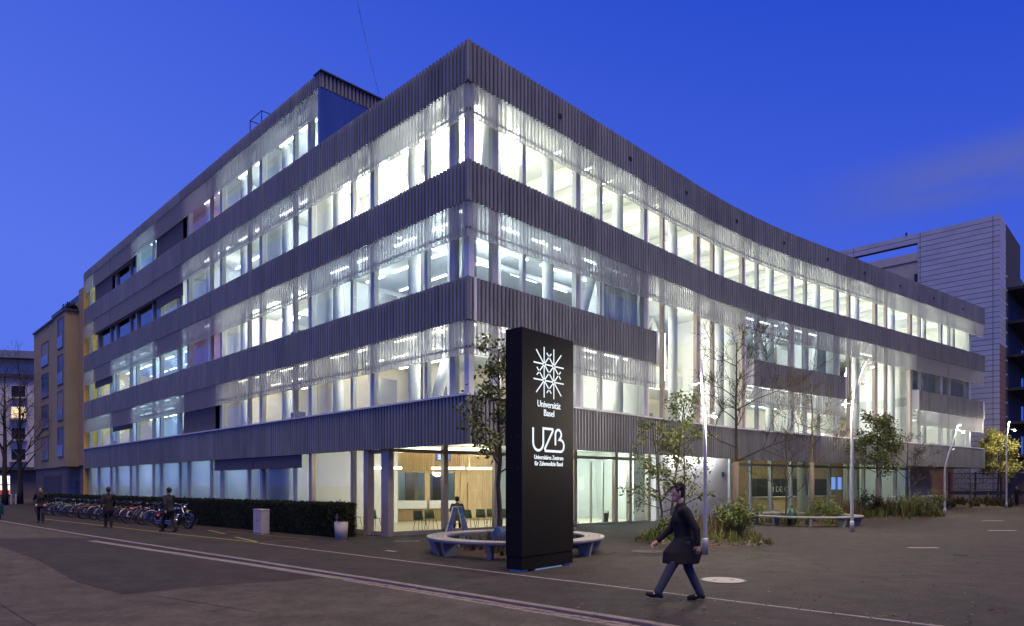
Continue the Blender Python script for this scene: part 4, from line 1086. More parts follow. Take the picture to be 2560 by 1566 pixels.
blades('tall_grass', *B1, 2.0, 1.8, 0.26, 34, 0.55, 0.95, 'grass_brown', 12, 'tall brown grass in the middle of the round bed', inner=0.0, outer=0.6, per=18, spread=0.35)
blades('ground_cover', *B1, 2.2, 2.05, 0.20, 230, 0.07, 0.17, 'grass_dark', 13, 'dark low ground cover round the rim of the round bed', inner=0.72, outer=1.0, per=10, spread=0.9)
pebbles(*B1, 2.1, 1.95, 420, 14, 'pale pebbles along the front rim of the round bed', R(200), R(340))
bed(*RB1, 1.75, 1.75, 0.16, 'soil bed inside the ring bench behind the pylon')
blades('ornamental_grass', *RB1, 1.7, 1.7, 0.16, 90, 0.18, 0.42, 'grass_dark', 21, 'dark grass inside the ring bench behind the black pylon', outer=0.95)
blades('dry_grass', *RB1, 1.6, 1.6, 0.16, 36, 0.4, 0.62, 'grass_brown', 22, 'dry brown stalks inside the ring bench behind the black pylon', outer=0.9, per=16, spread=0.4, width=0.007)
bed(*RB2, 1.95, 1.95, 0.16, 'soil bed inside the ring bench by the cafe')
blades('ornamental_grass', *RB2, 2.0, 2.0, 0.16, 130, 0.25, 0.62, 'grass_mix', 31, 'yellow green grass inside the pale ring bench by the cafe', outer=0.97)
B2 = (21.9, 38.6)
bed(*B2, 3.4, 2.5, 0.25, 'low oval planting bed with grasses', R(20))
blades('ornamental_grass', *B2, 3.2, 2.3, 0.25, 170, 0.35, 0.80, 'grass_mix', 41, 'bushy yellow green grass in the oval bed by the leaning lamp', rz=R(20), outer=0.97, width=0.018)
blades('tall_grass', *B2, 3.0, 2.1, 0.25, 80, 0.8, 1.25, 'grass_brown', 42, 'tall reddish brown grass in the oval bed by the leaning lamp', rz=R(20), outer=0.8, per=16, spread=0.3, width=0.016)
B4 = (17.6, 36.2)
bed(*B4, 1.8, 1.3, 0.2, 'small planting bed behind the pale ring bench', R(30))
blades('tall_grass', *B4, 1.7, 1.2, 0.2, 60, 0.7, 1.2, 'grass_brown', 43, 'tall reddish grass behind the pale ring bench', rz=R(30), per=16, spread=0.3, width=0.016)
B3 = (38.6, 56.5)
bed(*B3, 4.6, 2.2, 0.3, 'far planting bed beside the iron fence', R(20))
blades('ground_cover', *B3, 4.4, 2.1, 0.3, 160, 0.4, 0.9, 'grass_dark', 44, 'dark low planting in the far bed beside the iron fence', rz=R(20), width=0.03)

# ------------------------------------------------------------------ trees
def grow(rg, start, dirv, length, r0, depth, out, tips, up=0.25, split=(3, 5), wob=0.16):
    n = 5 if depth > 0 else 3
    pts = [Vector(start)]; d = Vector(dirv).normalized()
    for i in range(n):
        d = (d + Vector((rg.uniform(-wob, wob), rg.uniform(-wob, wob), rg.uniform(-wob, wob) + up * 0.25))).normalized()
        pts.append(pts[-1] + d * length / n)
    rad = [r0 * (1 - 0.72 * i / n) for i in range(n + 1)]
    out.append((pts, rad, depth))
    if depth <= 0: tips.append((pts[-1], d)); tips.append((pts[1], d)); tips.append((pts[2], d)); return
    for k in range(rg.randint(*split)):
        i = rg.randint(2, n); az = rg.uniform(0, 6.283); sp = rg.uniform(0.5, 0.95)
        o = d.orthogonal().normalized(); o = Matrix.Rotation(az, 3, d) @ o
        grow(rg, pts[i], d * math.cos(sp) + o * math.sin(sp), length * rg.uniform(0.45, 0.68), rad[i] * 0.75, depth - 1, out, tips, up, split, wob)
    tips.append((pts[-1], d))
def leaf_mesh(rg, tips, per, size, spread):
    mb = MB(); V = mb.v; Fc = mb.f
    for p, d in tips:
        for k in range(per):
            c = p + Vector((rg.gauss(0, spread), rg.gauss(0, spread), rg.gauss(0, spread) - spread * 0.4))
            a = Vector((rg.uniform(-1, 1), rg.uniform(-1, 1), rg.uniform(-0.9, 0.3))).normalized(); s = size * rg.uniform(0.6, 1.3)
            w = a.cross(Vector((rg.uniform(-1, 1), rg.uniform(-1, 1), rg.uniform(-1, 1)))).normalized() * s * 0.32
            b = len(V); V += [tuple(c), tuple(c + a * s * 0.5 + w), tuple(c + a * s), tuple(c + a * s * 0.5 - w)]
            Fc.append((b, b + 1, b + 2, b + 3))
    return mb
def tree(name, label, x, y, h, r, seed, crown0, depth=3, limbs=9, limblen=1.8, leaf=None, bark='bark', wrap=0.0, bag=None, slope=0.75, per=6, lsize=0.10, spread=0.12, lean=(0, 0), group=None, z0=0.12, split=(3, 5), stems=1, wob=0.16, toplen=0.35):
    t = empty(name, (x, y, z0 - 0.12), label=label, cat='tree', group=group); rg = random.Random(seed)
    tb = MB(); out = []; tips = []
    for st in range(stems):
        a = 2.1 * st; bx, by = (0.09 * math.cos(a), 0.09 * math.sin(a)) if stems > 1 else (0, 0)
        le = (lean[0] + (0.55 * math.cos(a) if stems > 1 else 0), lean[1] + (0.55 * math.sin(a) if stems > 1 else 0)); hh = h * (1 if st == 0 else rg.uniform(0.7, 0.95))
        n = 9; pts = []
        for i in range(n + 1):
            f = i / n; pts.append(Vector((bx + le[0] * f + rg.uniform(-.03, .03) * (0 < i), by + le[1] * f + rg.uniform(-.03, .03) * (0 < i), hh * f)))
        rad = [r * (1 - 0.85 * (i / n)) + 0.006 for i in range(n + 1)]; rad[0] *= 1.25
        tb.tube(pts, rad, 8)
        for k in range(limbs):
            f = crown0 + (1 - crown0) * (k + rg.uniform(0, 0.8)) / limbs
            p = pts[0].lerp(pts[-1], f); az = k * 2.4 + rg.uniform(-.5, .5); el = slope * rg.uniform(0.6, 1.3)
            dv = Vector((math.cos(az) * math.cos(el), math.sin(az) * math.cos(el), math.sin(el)))
            ll = limblen * (1 - toplen * 1.6 * (f - crown0) / (1 - crown0 + 1e-6)) * rg.uniform(0.75, 1.15)
            grow(rg, p, dv, max(ll, 0.4), (r * 0.42 + 0.008) * (1 - 0.6 * f), depth - 1, out, tips, split=split, wob=wob)
        tips.append((pts[-1], Vector((0, 0, 1))))
    tb.build('trunk', bark, t, True)
    bb_ = MB()
    for pts, rad, dp in out: bb_.tube(pts, [max(q, 0.0065) for q in rad], 5 if dp > 1 else 4 if dp > 0 else 3, cap=False)
    bb_.build('branches' if leaf else 'crown', bark, t, True)
    if leaf: leaf_mesh(rg, tips, per, lsize, spread).build('crown', leaf, t)
    if wrap: MB().lathe([(r * 1.35 + 0.015, 0.05), (r * 1.18 + 0.012, wrap * 0.5), (r * 1.05 + 0.012, wrap)], 12).build('trunk_wrap', 'reed', t, True)
    if bag:
        bg_ = MB(); prof = [(0.16, 0.02), (0.23, 0.12), (0.24, 0.3), (0.20, 0.5), (0.12, 0.66), (0.09, 0.72)]
        bg_.lathe(prof, 16)
        bg_.v = [(vx * (1 + 0.13 * math.sin(5 * math.atan2(vy, vx) + vz * 7)), vy * (1 + 0.13 * math.sin(4 * math.atan2(vy, vx) + vz * 9)), vz) for vx, vy, vz in bg_.v]
        bg_.build('watering_bag', bag, t, True)
    return t
def GX(u, Y): return ((u - CX) / F_PX * Y, Y)
tree('young_tree', 'leafy young tree with blue watering bag inside the bench behind the pylon', *GX(1248, 19.0), 5.7, 0.075, 5, 0.36, 3, 13, 1.0, 'leaf_green', wrap=0, bag='bag_blue', per=3, lsize=0.13, spread=0.10, slope=0.55)
tree('multi_stem_tree', 'thin multi-stemmed young tree with sparse leaves in the round bed', *GX(1665, 22.0), 4.7, 0.045, 18, 0.18, 2, 15, 1.05, 'leaf_green', per=5, lsize=0.12, spread=0.09, slope=0.35, stems=2, z0=0.3, split=(3, 4))
tree('bushy_sapling', 'sparse sapling with few leaves between the lamp post and multi-stemmed tree', *GX(1712, 23.2), 4.4, 0.035, 28, 0.25, 3, 9, 1.2, 'leaf_green', per=1, lsize=0.11, spread=0.08, slope=0.7, z0=0.3)
tree('bare_tree', 'bare dark tree with reed-wrapped trunk and green watering bag in the round bed', *GX(1840, 23.2), 6.6, 0.075, 37, 0.38, 4, 12, 2.3, None, wrap=2.5, bag='bag_green', slope=0.45, z0=0.3, wob=0.2)
tree('bare_tree', 'bare tree with mossy yellow trunk inside the pale ring bench', *GX(2030, 32.6), 6.9, 0.08, 44, 0.42, 4, 10, 1.9, None, bark='bark_moss', wrap=2.9, slope=0.35, z0=0.2)
tree('bare_shrub', 'thin bare shrub with green watering bag inside the pale ring bench', *GX(1965, 31.4), 4.4, 0.05, 53, 0.22, 3, 12, 1.5, None, slope=0.8, z0=0.2)
tbag = empty('watering_bag', (*GX(1979, 31.0), 0.1), label='dark green watering bag standing behind the pale ring bench', cat='watering bag')
bgm = MB(); bgm.lathe([(0.14, 0), (0.24, 0.12), (0.26, 0.34), (0.2, 0.56), (0.1, 0.7), (0.05, 0.74)], 16); bgm.build('bag', 'bag_green', tbag, True)
MB().lathe([(0.05, 0.72), (0.06, 0.80)], 10).build('neck', 'bag_green', tbag, True)
tree('young_tree', 'dense dark green leafy tree in the oval bed behind the grasses', *GX(2193, 38.4), 5.6, 0.075, 61, 0.42, 3, 15, 1.15, 'leaf_green', wrap=2.3, bag='bag_green', per=6, lsize=0.14, spread=0.16, slope=0.5)
tree('bare_tree', 'small bare tree in front of the ground floor end wall', *GX(2270, 40.2), 4.6, 0.07, 77, 0.35, 4, 9, 1.7, None, slope=0.5)
tree('young_tree', 'yellow green leafy tree lit by the farthest lamp beside the fence', *GX(2496, 56.8), 6.0, 0.09, 83, 0.35, 3, 15, 1.5, 'leaf_yellow', per=9, lsize=0.17, spread=0.19, slope=0.5)
tree('bare_shrub', 'bare shrub in the far bed in front of the fence', *GX(2425, 55.5), 4.6, 0.07, 91, 0.2, 3, 12, 2.0, None, slope=0.6)

# ------------------------------------------------------------------ low shrubs in the beds
def shrub(x, y, z, w, h, seed, m, label):
    t = empty('low_shrub', (x, y, z), label=label, cat='shrub'); rg = random.Random(seed); out = []; tips = []
    for k in range(9):
        a = k * 0.7 + rg.uniform(-.3, .3); grow(rg, (0, 0, 0), (math.cos(a) * w, math.sin(a) * w, h), math.hypot(w, h) * rg.uniform(.6, 1.0), .012, 2, out, tips, split=(3, 4))
    mb = MB()
    for p, r_, _ in out: mb.tube(p, r_, 3, cap=False)
    mb.build('stems', 'bark', t); leaf_mesh(rg, tips, 7, .075, .06).build('foliage', m, t)
shrub(7.15, 21.6, .15, .55, .75, 1, 'leaf_green', 'bushy green shrub in the round bed beside the wrapped bare tree')
shrub(5.2, 21.7, .12, .5, .42, 2, 'leaf_green', 'low green shrub at the foot of the multi-stemmed tree')
shrub(7.6, 22.6, .12, .5, .6, 3, 'leaf_green', 'green shrub behind the watering bag in the round bed')
shrub(14.9, 31.6, .1, .6, .6, 4, 'leaf_green', 'green shrub under the mossy tree inside the pale ring bench')
shrub(22.9, 37.5, .15, .9, .8, 5, 'leaf_green', 'broad green shrub in the oval bed beside the leafy tree')
shrub(20.3, 37.6, .15, .8, .8, 6, 'leaf_hedge', 'dark green shrub in the oval bed towards the ring bench')
shrub(1.0, 18.4, .1, .5, .45, 7, 'leaf_green', 'low green shrub inside the ring bench behind the pylon')

# ------------------------------------------------------------------ street lamps
def lamp_post(label, x, y, pts, heads, watts, r=0.064):
    t = empty('street_lamp', (x, y, 0), label=label, cat='street lamp', group='grey metal lamp posts with bent tops on the forecourt')
    P_ = []
    cp = [Vector(p) for p in pts]
    for i in range(len(cp) - 1):             # rounded polyline
        a = cp[max(i - 1, 0)]; b = cp[i]; c = cp[i + 1]; e = cp[min(i + 2, len(cp) - 1)]
        for k in range(8):
            f = k / 8; P_.append(0.5 * ((2 * b) + (c - a) * f + (2 * a - 5 * b + 4 * c - e) * f * f + (3 * b - a - 3 * c + e) * f ** 3))
    P_.append(cp[-1]); n = len(P_)
    MB().tube(P_, [r * (1 - 0.42 * i / (n - 1)) for i in range(n)], 14).build('pole', 'steel', t, True)
    MB().lathe([(r * 1.28, 0.0), (r * 1.28, 0.42), (r * 1.02, 0.45)], 16).build('base_sleeve', 'steel', t, True)
    for (q, hd, on) in heads:
        q = Vector(q); hd = Vector(hd); e = q + hd
        fx = MB(); fx.tube([q, e], 0.014, 6); 
        fx.tube([e + Vector((0, 0, 0.05)), e + Vector((0, 0, -0.05))], [0.045, 0.075], 10); f_ = fx.build('luminaire', 'steel', t, True)
        ln = MB(); ln.tube([e + Vector((0, 0, -0.051)), e + Vector((0, 0, -0.075))], [0.066, 0.055], 10); ln.build('lens', 'lamp_street' if on else 'frame_light', f_)
        if on:
            L = bpy.data.lights.new('lamp_light', 'POINT'); L.energy = watts; L.color = (1.0, 0.88, 0.70); L.shadow_soft_size = 0.07
            lo = bpy.data.objects.new('lamp_light', L); lo.location = e + Vector((0, 0, -0.10)); finish(lo, t)
x, y = G(1763, 1387)
lamp_post('tall straight grey lamp post in front of the round planting bed', x, y, [(0, 0, 0), (0, 0, 1.7), (0, 0.05, 3.4), (0.05, 0.6, 5.4)], [((0.0, 0.05, 3.75), (0.26, -0.02, 0.05), True), ((0.02, 0.3, 4.7), (-0.24, -0.05, 0.02), True)], 460)
x, y = G(2130, 1331)
lamp_post('grey lamp post bending right in front of the pale ring bench', x, y, [(0, 0, 0), (0, 0, 3.2), (0.02, 0, 4.9), (0.30, 0, 6.3), (0.68, 0, 7.0)], [((0.02, 0, 5.1), (-0.36, -0.05, 0.05), True), ((0.58, 0, 6.8), (0.24, 0, -0.15), True), ((0.2, 0, 5.95), (0.22, 0, 0.02), False)], 620)
x, y = G(2362, 1290)
lamp_post('grey lamp post leaning right in front of the building end', x, y, [(0, 0, 0), (0, 0, 1.6), (0.02, 0, 2.9), (0.40, 0, 4.3), (0.78, 0, 5.5)], [((0.70, 0, 5.25), (0.42, 0, -0.12), True), ((0.78, 0, 5.45), (0.05, -0.12, 0.1), True), ((0.36, 0, 4.05), (0.16, 0, 0), False)], 460)
x, y = G(2516, 1271)
lamp_post('far grey lamp post beside the yellow green tree and fence', x, y, [(0, 0, 0), (0, 0, 3.0), (0.0, 0, 5.0), (0.10, 0, 6.2), (0.22, 0, 7.0)], [((0.2, 0, 6.9), (-0.05, -0.15, 0.08), True), ((0.14, 0, 6.4), (0.55, 0, -0.1), True), ((0.05, 0, 5.0), (-0.3, 0, 0), False)], 620)

# ------------------------------------------------------------------ A-frame stand, planter, cabinet
x, y = GX(1143, 23.0)
t = empty('folding_stand', (x, y, 0), R(12), label='shiny aluminium A-shaped folding stand beside the ring bench', cat='stand')
for s, nm in ((-1, 'leg_panel'), (1, 'leg_panel')):
    mb = MB(); mb.hexa([(s * 0.46, -0.2, 0), (s * 0.26, -0.2, 0), (s * 0.26, 0.2, 0), (s * 0.46, 0.2, 0), (s * 0.16, -0.14, 1.1), (s * 0.02, -0.14, 1.1), (s * 0.02, 0.14, 1.1), (s * 0.16, 0.14, 1.1)]); mb.build(nm, 'alu', t)
MB().box(-0.17, 0.17, -0.17, 0.17, 1.102, 1.14).build('top_cap', 'alu', t)
MB().tube([(-0.17, 0, 0.55), (0.17, 0, 0.55)], 0.015, 6).build('stay', 'alu', t)
x, y = G(853, 1350)
t = empty('planter_pot', (x, y, 0), label='tapered grey concrete planter pot with shrub at the hedge end', cat='planter')
MB().lathe([(0.20, 0.0), (0.235, 0.62), (0.205, 0.62), (0.19, 0.52)], 20).build('pot', 'concrete_light', t, True)
MB().lathe([(0.19, 0.50), (0.05, 0.55)], 12).build('soil', 'soil', t)
rg = random.Random(5); out = []; tips = []
for k in range(5): grow(rg, (0, 0, 0.55), (rg.uniform(-.4, .4), rg.uniform(-.4, .4), 1), 0.5, 0.012, 1, out, tips)
mb = MB()
for pts_, rad_, _ in out: mb.tube(pts_, rad_, 4)
mb.build('stems', 'bark', t); leaf_mesh(rg, tips, 8, 0.08, 0.06).build('foliage', 'leaf_hedge', t)
MB().lathe([(0.035, 0.64), (0.035, 0.80), (0.015, 0.84), (0.015, 0.88)], 10, (-0.12, -0.1, 0)).build('bottle', 'white_gloss', t, True)
x, y = G(651, 1336)
t = empty('utility_cabinet', (x, y, 0), R(-44), label='grey utility cabinet set into the front of the hedge', cat='cabinet')
MB().box(-0.34, 0.34, -0.12, 0.2, 0.0, 0.06).build('plinth', 'concrete', t)
for k in (-1, 1):
    dr = MB().box(min(0.004 * k, k * 0.325), max(0.004 * k, k * 0.325), -0.13, -0.10, 0.065, 0.93).build('door', 'concrete_light', t)
    if k > 0: MB().box(0.02, 0.07, -0.145, -0.132, 0.52, 0.56).build('handle', 'cast_iron', dr)
MB().box(-0.33, 0.33, -0.10, 0.2, 0.06, 0.93).build('body', 'concrete_light', t); MB().box(-0.35, 0.35, -0.14, 0.21, 0.931, 0.96).build('lid', 'concrete_light', t)

# ------------------------------------------------------------------ hedge
HA, HB = Vector((-6.2, 23.85)), Vector((-33.2, 47.6))
hd_ = (HB - HA); HLn = hd_.length; hd_ = hd_ / HLn; hn = Vector((-hd_.y, hd_.x))      # hn points to the street
if hn.y > 0: hn = -hn
t = empty('hedge', (HA.x, HA.y, 0), label='long dark clipped hedge between parked bicycles and the ground floor', cat='hedge')
rg = random.Random(9)
core = MB(); ns = 60
sec = []
for i in range(ns + 1):
    f = HLn * i / ns; w = 0.36 + 0.05 * mnoise.noise((f * 0.8, 1, 2)); hz_ = 1.17 + 0.05 * mnoise.noise((f * 0.6, 5, 2))
    c = hd_ * f
    if i == 0: w *= 0.85
    for (o, z) in ((-w, 0), (w, 0), (w, hz_), (-w, hz_)): core.v.append((c.x + hn.x * o - hn.x * 0.38, c.y + hn.y * o - hn.y * 0.38, z))
for i in range(ns):
    b = i * 4
    for j in range(4): core.f.append((b + j, b + 4 + j, b + 4 + (j + 1) % 4, b + (j + 1) % 4))
core.f += [(0, 1, 2, 3), (ns * 4 + 3, ns * 4 + 2, ns * 4 + 1, ns * 4)]
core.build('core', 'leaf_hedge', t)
lf = MB(); V = lf.v; Fc = lf.f
for i in range(26000):
    f = HLn * (rg.random() ** 1.6); side = rg.random()
    if side < 0.55: o, z = 0.38 + rg.gauss(0, 0.03), rg.uniform(0.02, 1.22)
    elif side < 0.95: o, z = rg.uniform(-0.4, 0.4), 1.19 + rg.gauss(0, 0.03)
    else: o, z, f = rg.uniform(-0.38, 0.38), rg.uniform(0.02, 1.2), rg.gauss(0, 0.03)
    c = Vector((hd_.x * f + hn.x * (o - 0.38), hd_.y * f + hn.y * (o - 0.38), z))
    a = Vector((rg.uniform(-1, 1), rg.uniform(-1, 1), rg.uniform(-1, 1))).normalized(); s = rg.uniform(0.03, 0.065); w = a.orthogonal().normalized() * s * 0.5
    b = len(V); V += [tuple(c), tuple(c + a * s * .5 + w), tuple(c + a * s), tuple(c + a * s * .5 - w)]; Fc.append((b, b + 1, b + 2, b + 3))
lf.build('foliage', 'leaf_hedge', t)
# ================================================================== BICYCLES AND MOTORCYCLE
mat('paint_blue', (0.012, 0.028, 0.12), 0.35, 0.2); mat('paint_red', (0.30, 0.02, 0.02), 0.35, 0.2); mat('paint_grey', (0.16, 0.17, 0.18), 0.35, 0.4); mat('paint_green', (0.02, 0.10, 0.06), 0.35, 0.3); mat('paint_silver', (0.55, 0.56, 0.6), 0.3, 0.7)
def wheel(parent, x, r=0.34, thick=0.022, spokes=12):
    w = MB(); n = 24
    w.tube([(x + r * math.cos(2 * math.pi * k / n), 0, r + r * math.sin(2 * math.pi * k / n)) for k in range(n)] + [(x + r, 0, r)], thick, 6, cap=False)
    wo_ = w.build('wheel', 'rubber', parent, True)
    rim = MB(); q = r - thick * 1.5
    rim.tube([(x + q * math.cos(2 * math.pi * k / n), 0, r + q * math.sin(2 * math.pi * k / n)) for k in range(n)] + [(x + q, 0, r)], 0.009, 4, cap=False)
    for k in range(spokes):
        a = 2 * math.pi * k / spokes; rim.tube([(x, (0.02 if k % 2 else -0.02), r), (x + q * math.cos(a), 0, r + q * math.sin(a))], 0.003, 3, cap=False)
    rim.tube([(x, -0.04, r), (x, 0.04, r)], 0.02, 6); rim.build('rim', 'chrome', wo_)
def bicycle(paint, label, fender=True, basket=False):
    t = empty('bicycle', (0, 0, 0), label=label, cat='bicycle', group='bicycles parked along the hedge')
    wheel(t, 0.0); wheel(t, 1.06)
    f = MB(); bb_, st, hd0, hd1 = (0.43, 0, 0.29), (0.30, 0, 0.78), (0.86, 0, 0.66), (0.82, 0, 0.82)
    for a, b, r in ((bb_, st, .016), (bb_, hd0, .018), ((0.33, 0, .70), hd1, .016), ((0, .05, .34), bb_, .010), ((0, -.05, .34), bb_, .010), ((0, .05, .34), (0.31, 0, .72), .009), ((0, -.05, .34), (0.31, 0, .72), .009), (hd0, hd1, .02), (hd0, (1.06, .05, .34), .013), (hd0, (1.06, -.05, .34), .013)): f.tube([a, b], r, 6)
    f.build('frame', paint, t, True)
    MB().tube([st, (0.27, 0, 0.90)], 0.013, 6).build('seat_post', 'chrome', t)
    s = MB(); s.add([(0.14, -.08, .92), (0.14, .08, .92), (0.42, .015, .92), (0.42, -.015, .92), (0.12, -.09, .97), (0.12, .09, .97), (0.43, .02, .955), (0.43, -.02, .955)], [(3, 2, 1, 0), (4, 5, 6, 7), (0, 1, 5, 4), (1, 2, 6, 5), (2, 3, 7, 6), (3, 0, 4, 7)]); s.build('saddle', 'black', t)
    MB().tube([hd1, (0.80, 0, 0.98)], 0.013, 6).build('stem', 'chrome', t)
    MB().tube([(0.66, -.30, 1.0), (0.80, -.24, 1.02), (0.82, 0, 0.99), (0.80, .24, 1.02), (0.66, .30, 1.0)], 0.012, 6).build('handlebar', 'chrome', t, True)
    c = MB(); c.tube([(0.43, -.05, .29), (0.43, .05, .29)], 0.09, 14); c.tube([(0.43, .07, .29), (0.50, .07, .14)], .01, 5); c.tube([(0.43, -.07, .29), (0.36, -.07, .44)], .01, 5); c.build('crank', 'chrome', t)
    if fender:
        for x in (0.0, 1.06):
            m = MB(); m.tube([(x + .375 * math.cos(R(a)), 0, .34 + .375 * math.sin(R(a))) for a in range(15, 176, 20)], .016, 5); m.build('fender', 'chrome' if x else paint, t, True)
    if basket:
        m = MB(); m.box(0.96, 1.26, -.16, .16, .84, .86)
        for k in range(5):
            z = .87 + k * .045
            m.tube([(0.96, -.16, z), (1.26, -.16, z), (1.26, .16, z), (.96, .16, z), (.96, -.16, z)], .005, 4)
        m.build('basket', 'black', t)
    return t
plabs = {'paint_blue': 'blue', 'paint_red': 'red', 'paint_grey': 'grey', 'paint_green': 'dark green', 'paint_silver': 'silver'}
protos = {}
# bikes stand at right angles to the hedge, front wheels to it
hang_ = math.atan2(-hn.y, -hn.x)
order = ['paint_grey', 'paint_blue', 'paint_silver', 'paint_blue', 'paint_grey', 'paint_red', 'paint_silver', 'paint_grey', 'paint_red', 'paint_green', 'paint_grey', 'paint_blue', 'paint_silver', 'paint_grey', 'paint_red', 'paint_blue', 'paint_grey', 'paint_silver', 'paint_green', 'paint_grey', 'paint_blue', 'paint_grey', 'paint_silver', 'paint_grey']
ORD = 'first second third fourth fifth sixth seventh eighth ninth tenth eleventh twelfth thirteenth fourteenth fifteenth sixteenth seventeenth eighteenth nineteenth twentieth twenty-first twenty-second twenty-third twenty-fourth'.split()
rb_ = random.Random(21); f = 10.9
for i, pc in enumerate(order):
    base = HA + hd_ * f + hn * (1.62 + rb_.uniform(-0.12, 0.1))
    if pc not in protos:
        o = protos[pc] = bicycle(pc, plabs[pc] + ' bicycle parked at right angles to the dark hedge', True, pc in ('paint_red', 'paint_green')); 
    else: o = copy_tree(protos[pc])
    nb_ = [plabs[order[k]] for k in (i - 1, i + 1) if 0 <= k < len(order)]
    o['label'] = plabs[pc] + (' frame with basket' if pc in ('paint_red', 'paint_green') else ' frame') + ' at the hedge, ' + ('next to the motorcycle' if i == 0 else 'last of the row before the street trees' if i == len(order) - 1 else ORD[i] + ' bicycle along from the motorcycle')
    o.location = (base.x, base.y, 0.0); o.rotation_euler = (R(rb_.uniform(-7, 7)), 0, hang_ + R(rb_.uniform(-22, 22)))
    f += rb_.uniform(0.62, 1.0)
# motorcycle
mx_, my_ = G(437, 1321)
mo = empty('motorcycle', (mx_, my_, 0), R(-24), label='blue cruiser motorcycle with chrome engine parked at the hedge', cat='motorcycle')
for x, nm in ((-0.72, 'rear'), (0.82, 'front')):
    r = 0.31 if x < 0 else 0.32; th = 0.075 if x < 0 else 0.05
    w = MB(); n = 28; w.tube([(x + (r - th * .6) * math.cos(2 * math.pi * k / n), 0, r + (r - th * .6) * math.sin(2 * math.pi * k / n)) for k in range(n + 1)], th, 8, cap=False); wo_ = w.build('wheel', 'rubber', mo, True)
    q = MB()
    if x < 0: q.tube([(x, -.05, r), (x, .05, r)], .19, 20)
    else:
        q.tube([(x + .22 * math.cos(2 * math.pi * k / n), 0, r + .22 * math.sin(2 * math.pi * k / n)) for k in range(n + 1)], .012, 4, cap=False)
        for k in range(16): a = 2 * math.pi * k / 16; q.tube([(x, 0, r), (x + .22 * math.cos(a), 0, r + .22 * math.sin(a))], .004, 3, cap=False)
    q.build('rim', 'chrome', wo_)
    m = MB(); rr = r + th * .75
    vs = []; fs = []; aa = range(20, 171, 15) if x < 0 else range(35, 150, 15)
    for a in aa:
        for yv in (-th - .02, 0, th + .02): vs.append((x + (rr + (0.02 if yv == 0 else 0)) * math.cos(R(a)), yv, r + (rr + (0.02 if yv == 0 else 0)) * math.sin(R(a))))
    for k in range(len(list(aa)) - 1):
        for j in range(2): fs.append((k * 3 + j, k * 3 + j + 1, k * 3 + 4 + j, k * 3 + 3 + j))
    m.add(vs, fs); m.build('fender', 'paint_blue', mo, True)
tk = MB(); tk.sphere((0.10, 0, 0.82), 0.2, 16, 10, (1.35, 0.75, 0.62)); tank = tk.build('fuel_tank', 'paint_blue', mo, True)
MB().sphere((0.10, -0.13, 0.84), 0.07, 10, 6, (1.5, 0.3, 0.9)).build('tank_badge', 'paint_silver', tank, True)
s = MB(); s.tube([(-0.75, 0, .78), (-0.5, 0, .70), (-0.25, 0, .68), (-0.08, 0, .78)], [.07, .12, .14, .09], 10); s.build('seat', 'black', mo, True)
e = MB(); e.tube([(-.12, 0, .30), (0.22, 0, .30)], .13, 12); e.tube([(0.02, 0, .35), (-0.10, 0, .62)], [.10, .085], 10); e.tube([(0.10, 0, .35), (0.24, 0, .62)], [.10, .085], 10)
for k in range(5): 
    z = .42 + k * .04; e.tube([(0.02 - (z - .35) * .44, 0, z), (0.02 - (z - .35) * .44, 0, z + .012)], .115, 10); e.tube([(0.10 + (z - .35) * .5, 0, z), (.10 + (z - .35) * .5, 0, z + .012)], .115, 10)
e.build('engine', 'chrome', mo, True)
for z in (0.24, 0.34): MB().tube([(0.2, -.13, z + .05), (-0.1, -.18, z - .03), (-0.95, -.20, z - .02)], [.03, .04, .045], 8).build('exhaust_pipe', 'chrome', mo, True)
fk = MB()
for yv in (-.10, .10): fk.tube([(0.82, yv, .32), (0.52, yv, .98)], .025, 8)
fk.build('fork', 'chrome', mo, True)
MB().tube([(0.22, -.42, 1.08), (0.40, -.34, 1.10), (0.50, 0, 1.0), (0.40, .34, 1.10), (0.22, .42, 1.08)], .014, 6).build('handlebar', 'chrome', mo, True)
hl = MB().sphere((0.60, 0, .90), .10, 12, 8).build('headlight', 'chrome', mo, True)
fr = MB()
for a, b in (((0.5, 0, .92), (0.15, 0, .68)), ((0.15, 0, .68), (-.5, 0, .62)), ((0.5, 0, .85), (0.3, 0, .22)), ((0.3, 0, .22), (-.4, 0, .22)), ((-.4, .12, .22), (-.72, .12, .31)), ((-.4, -.12, .22), (-.72, -.12, .31)), ((-.5, .12, .62), (-.72, .12, .31)), ((-.5, -.12, .62), (-.72, -.12, .31))): fr.tube([a, b], .022, 6)
fr.build('frame', 'black', mo); MB().tube([(0, .1, .2), (-.1, .28, .0)], .014, 5).build('side_stand', 'black', mo)
MB().box(-.98, -.92, -.1, .1, .5, .6).build('tail_light', 'shop_red', mo)

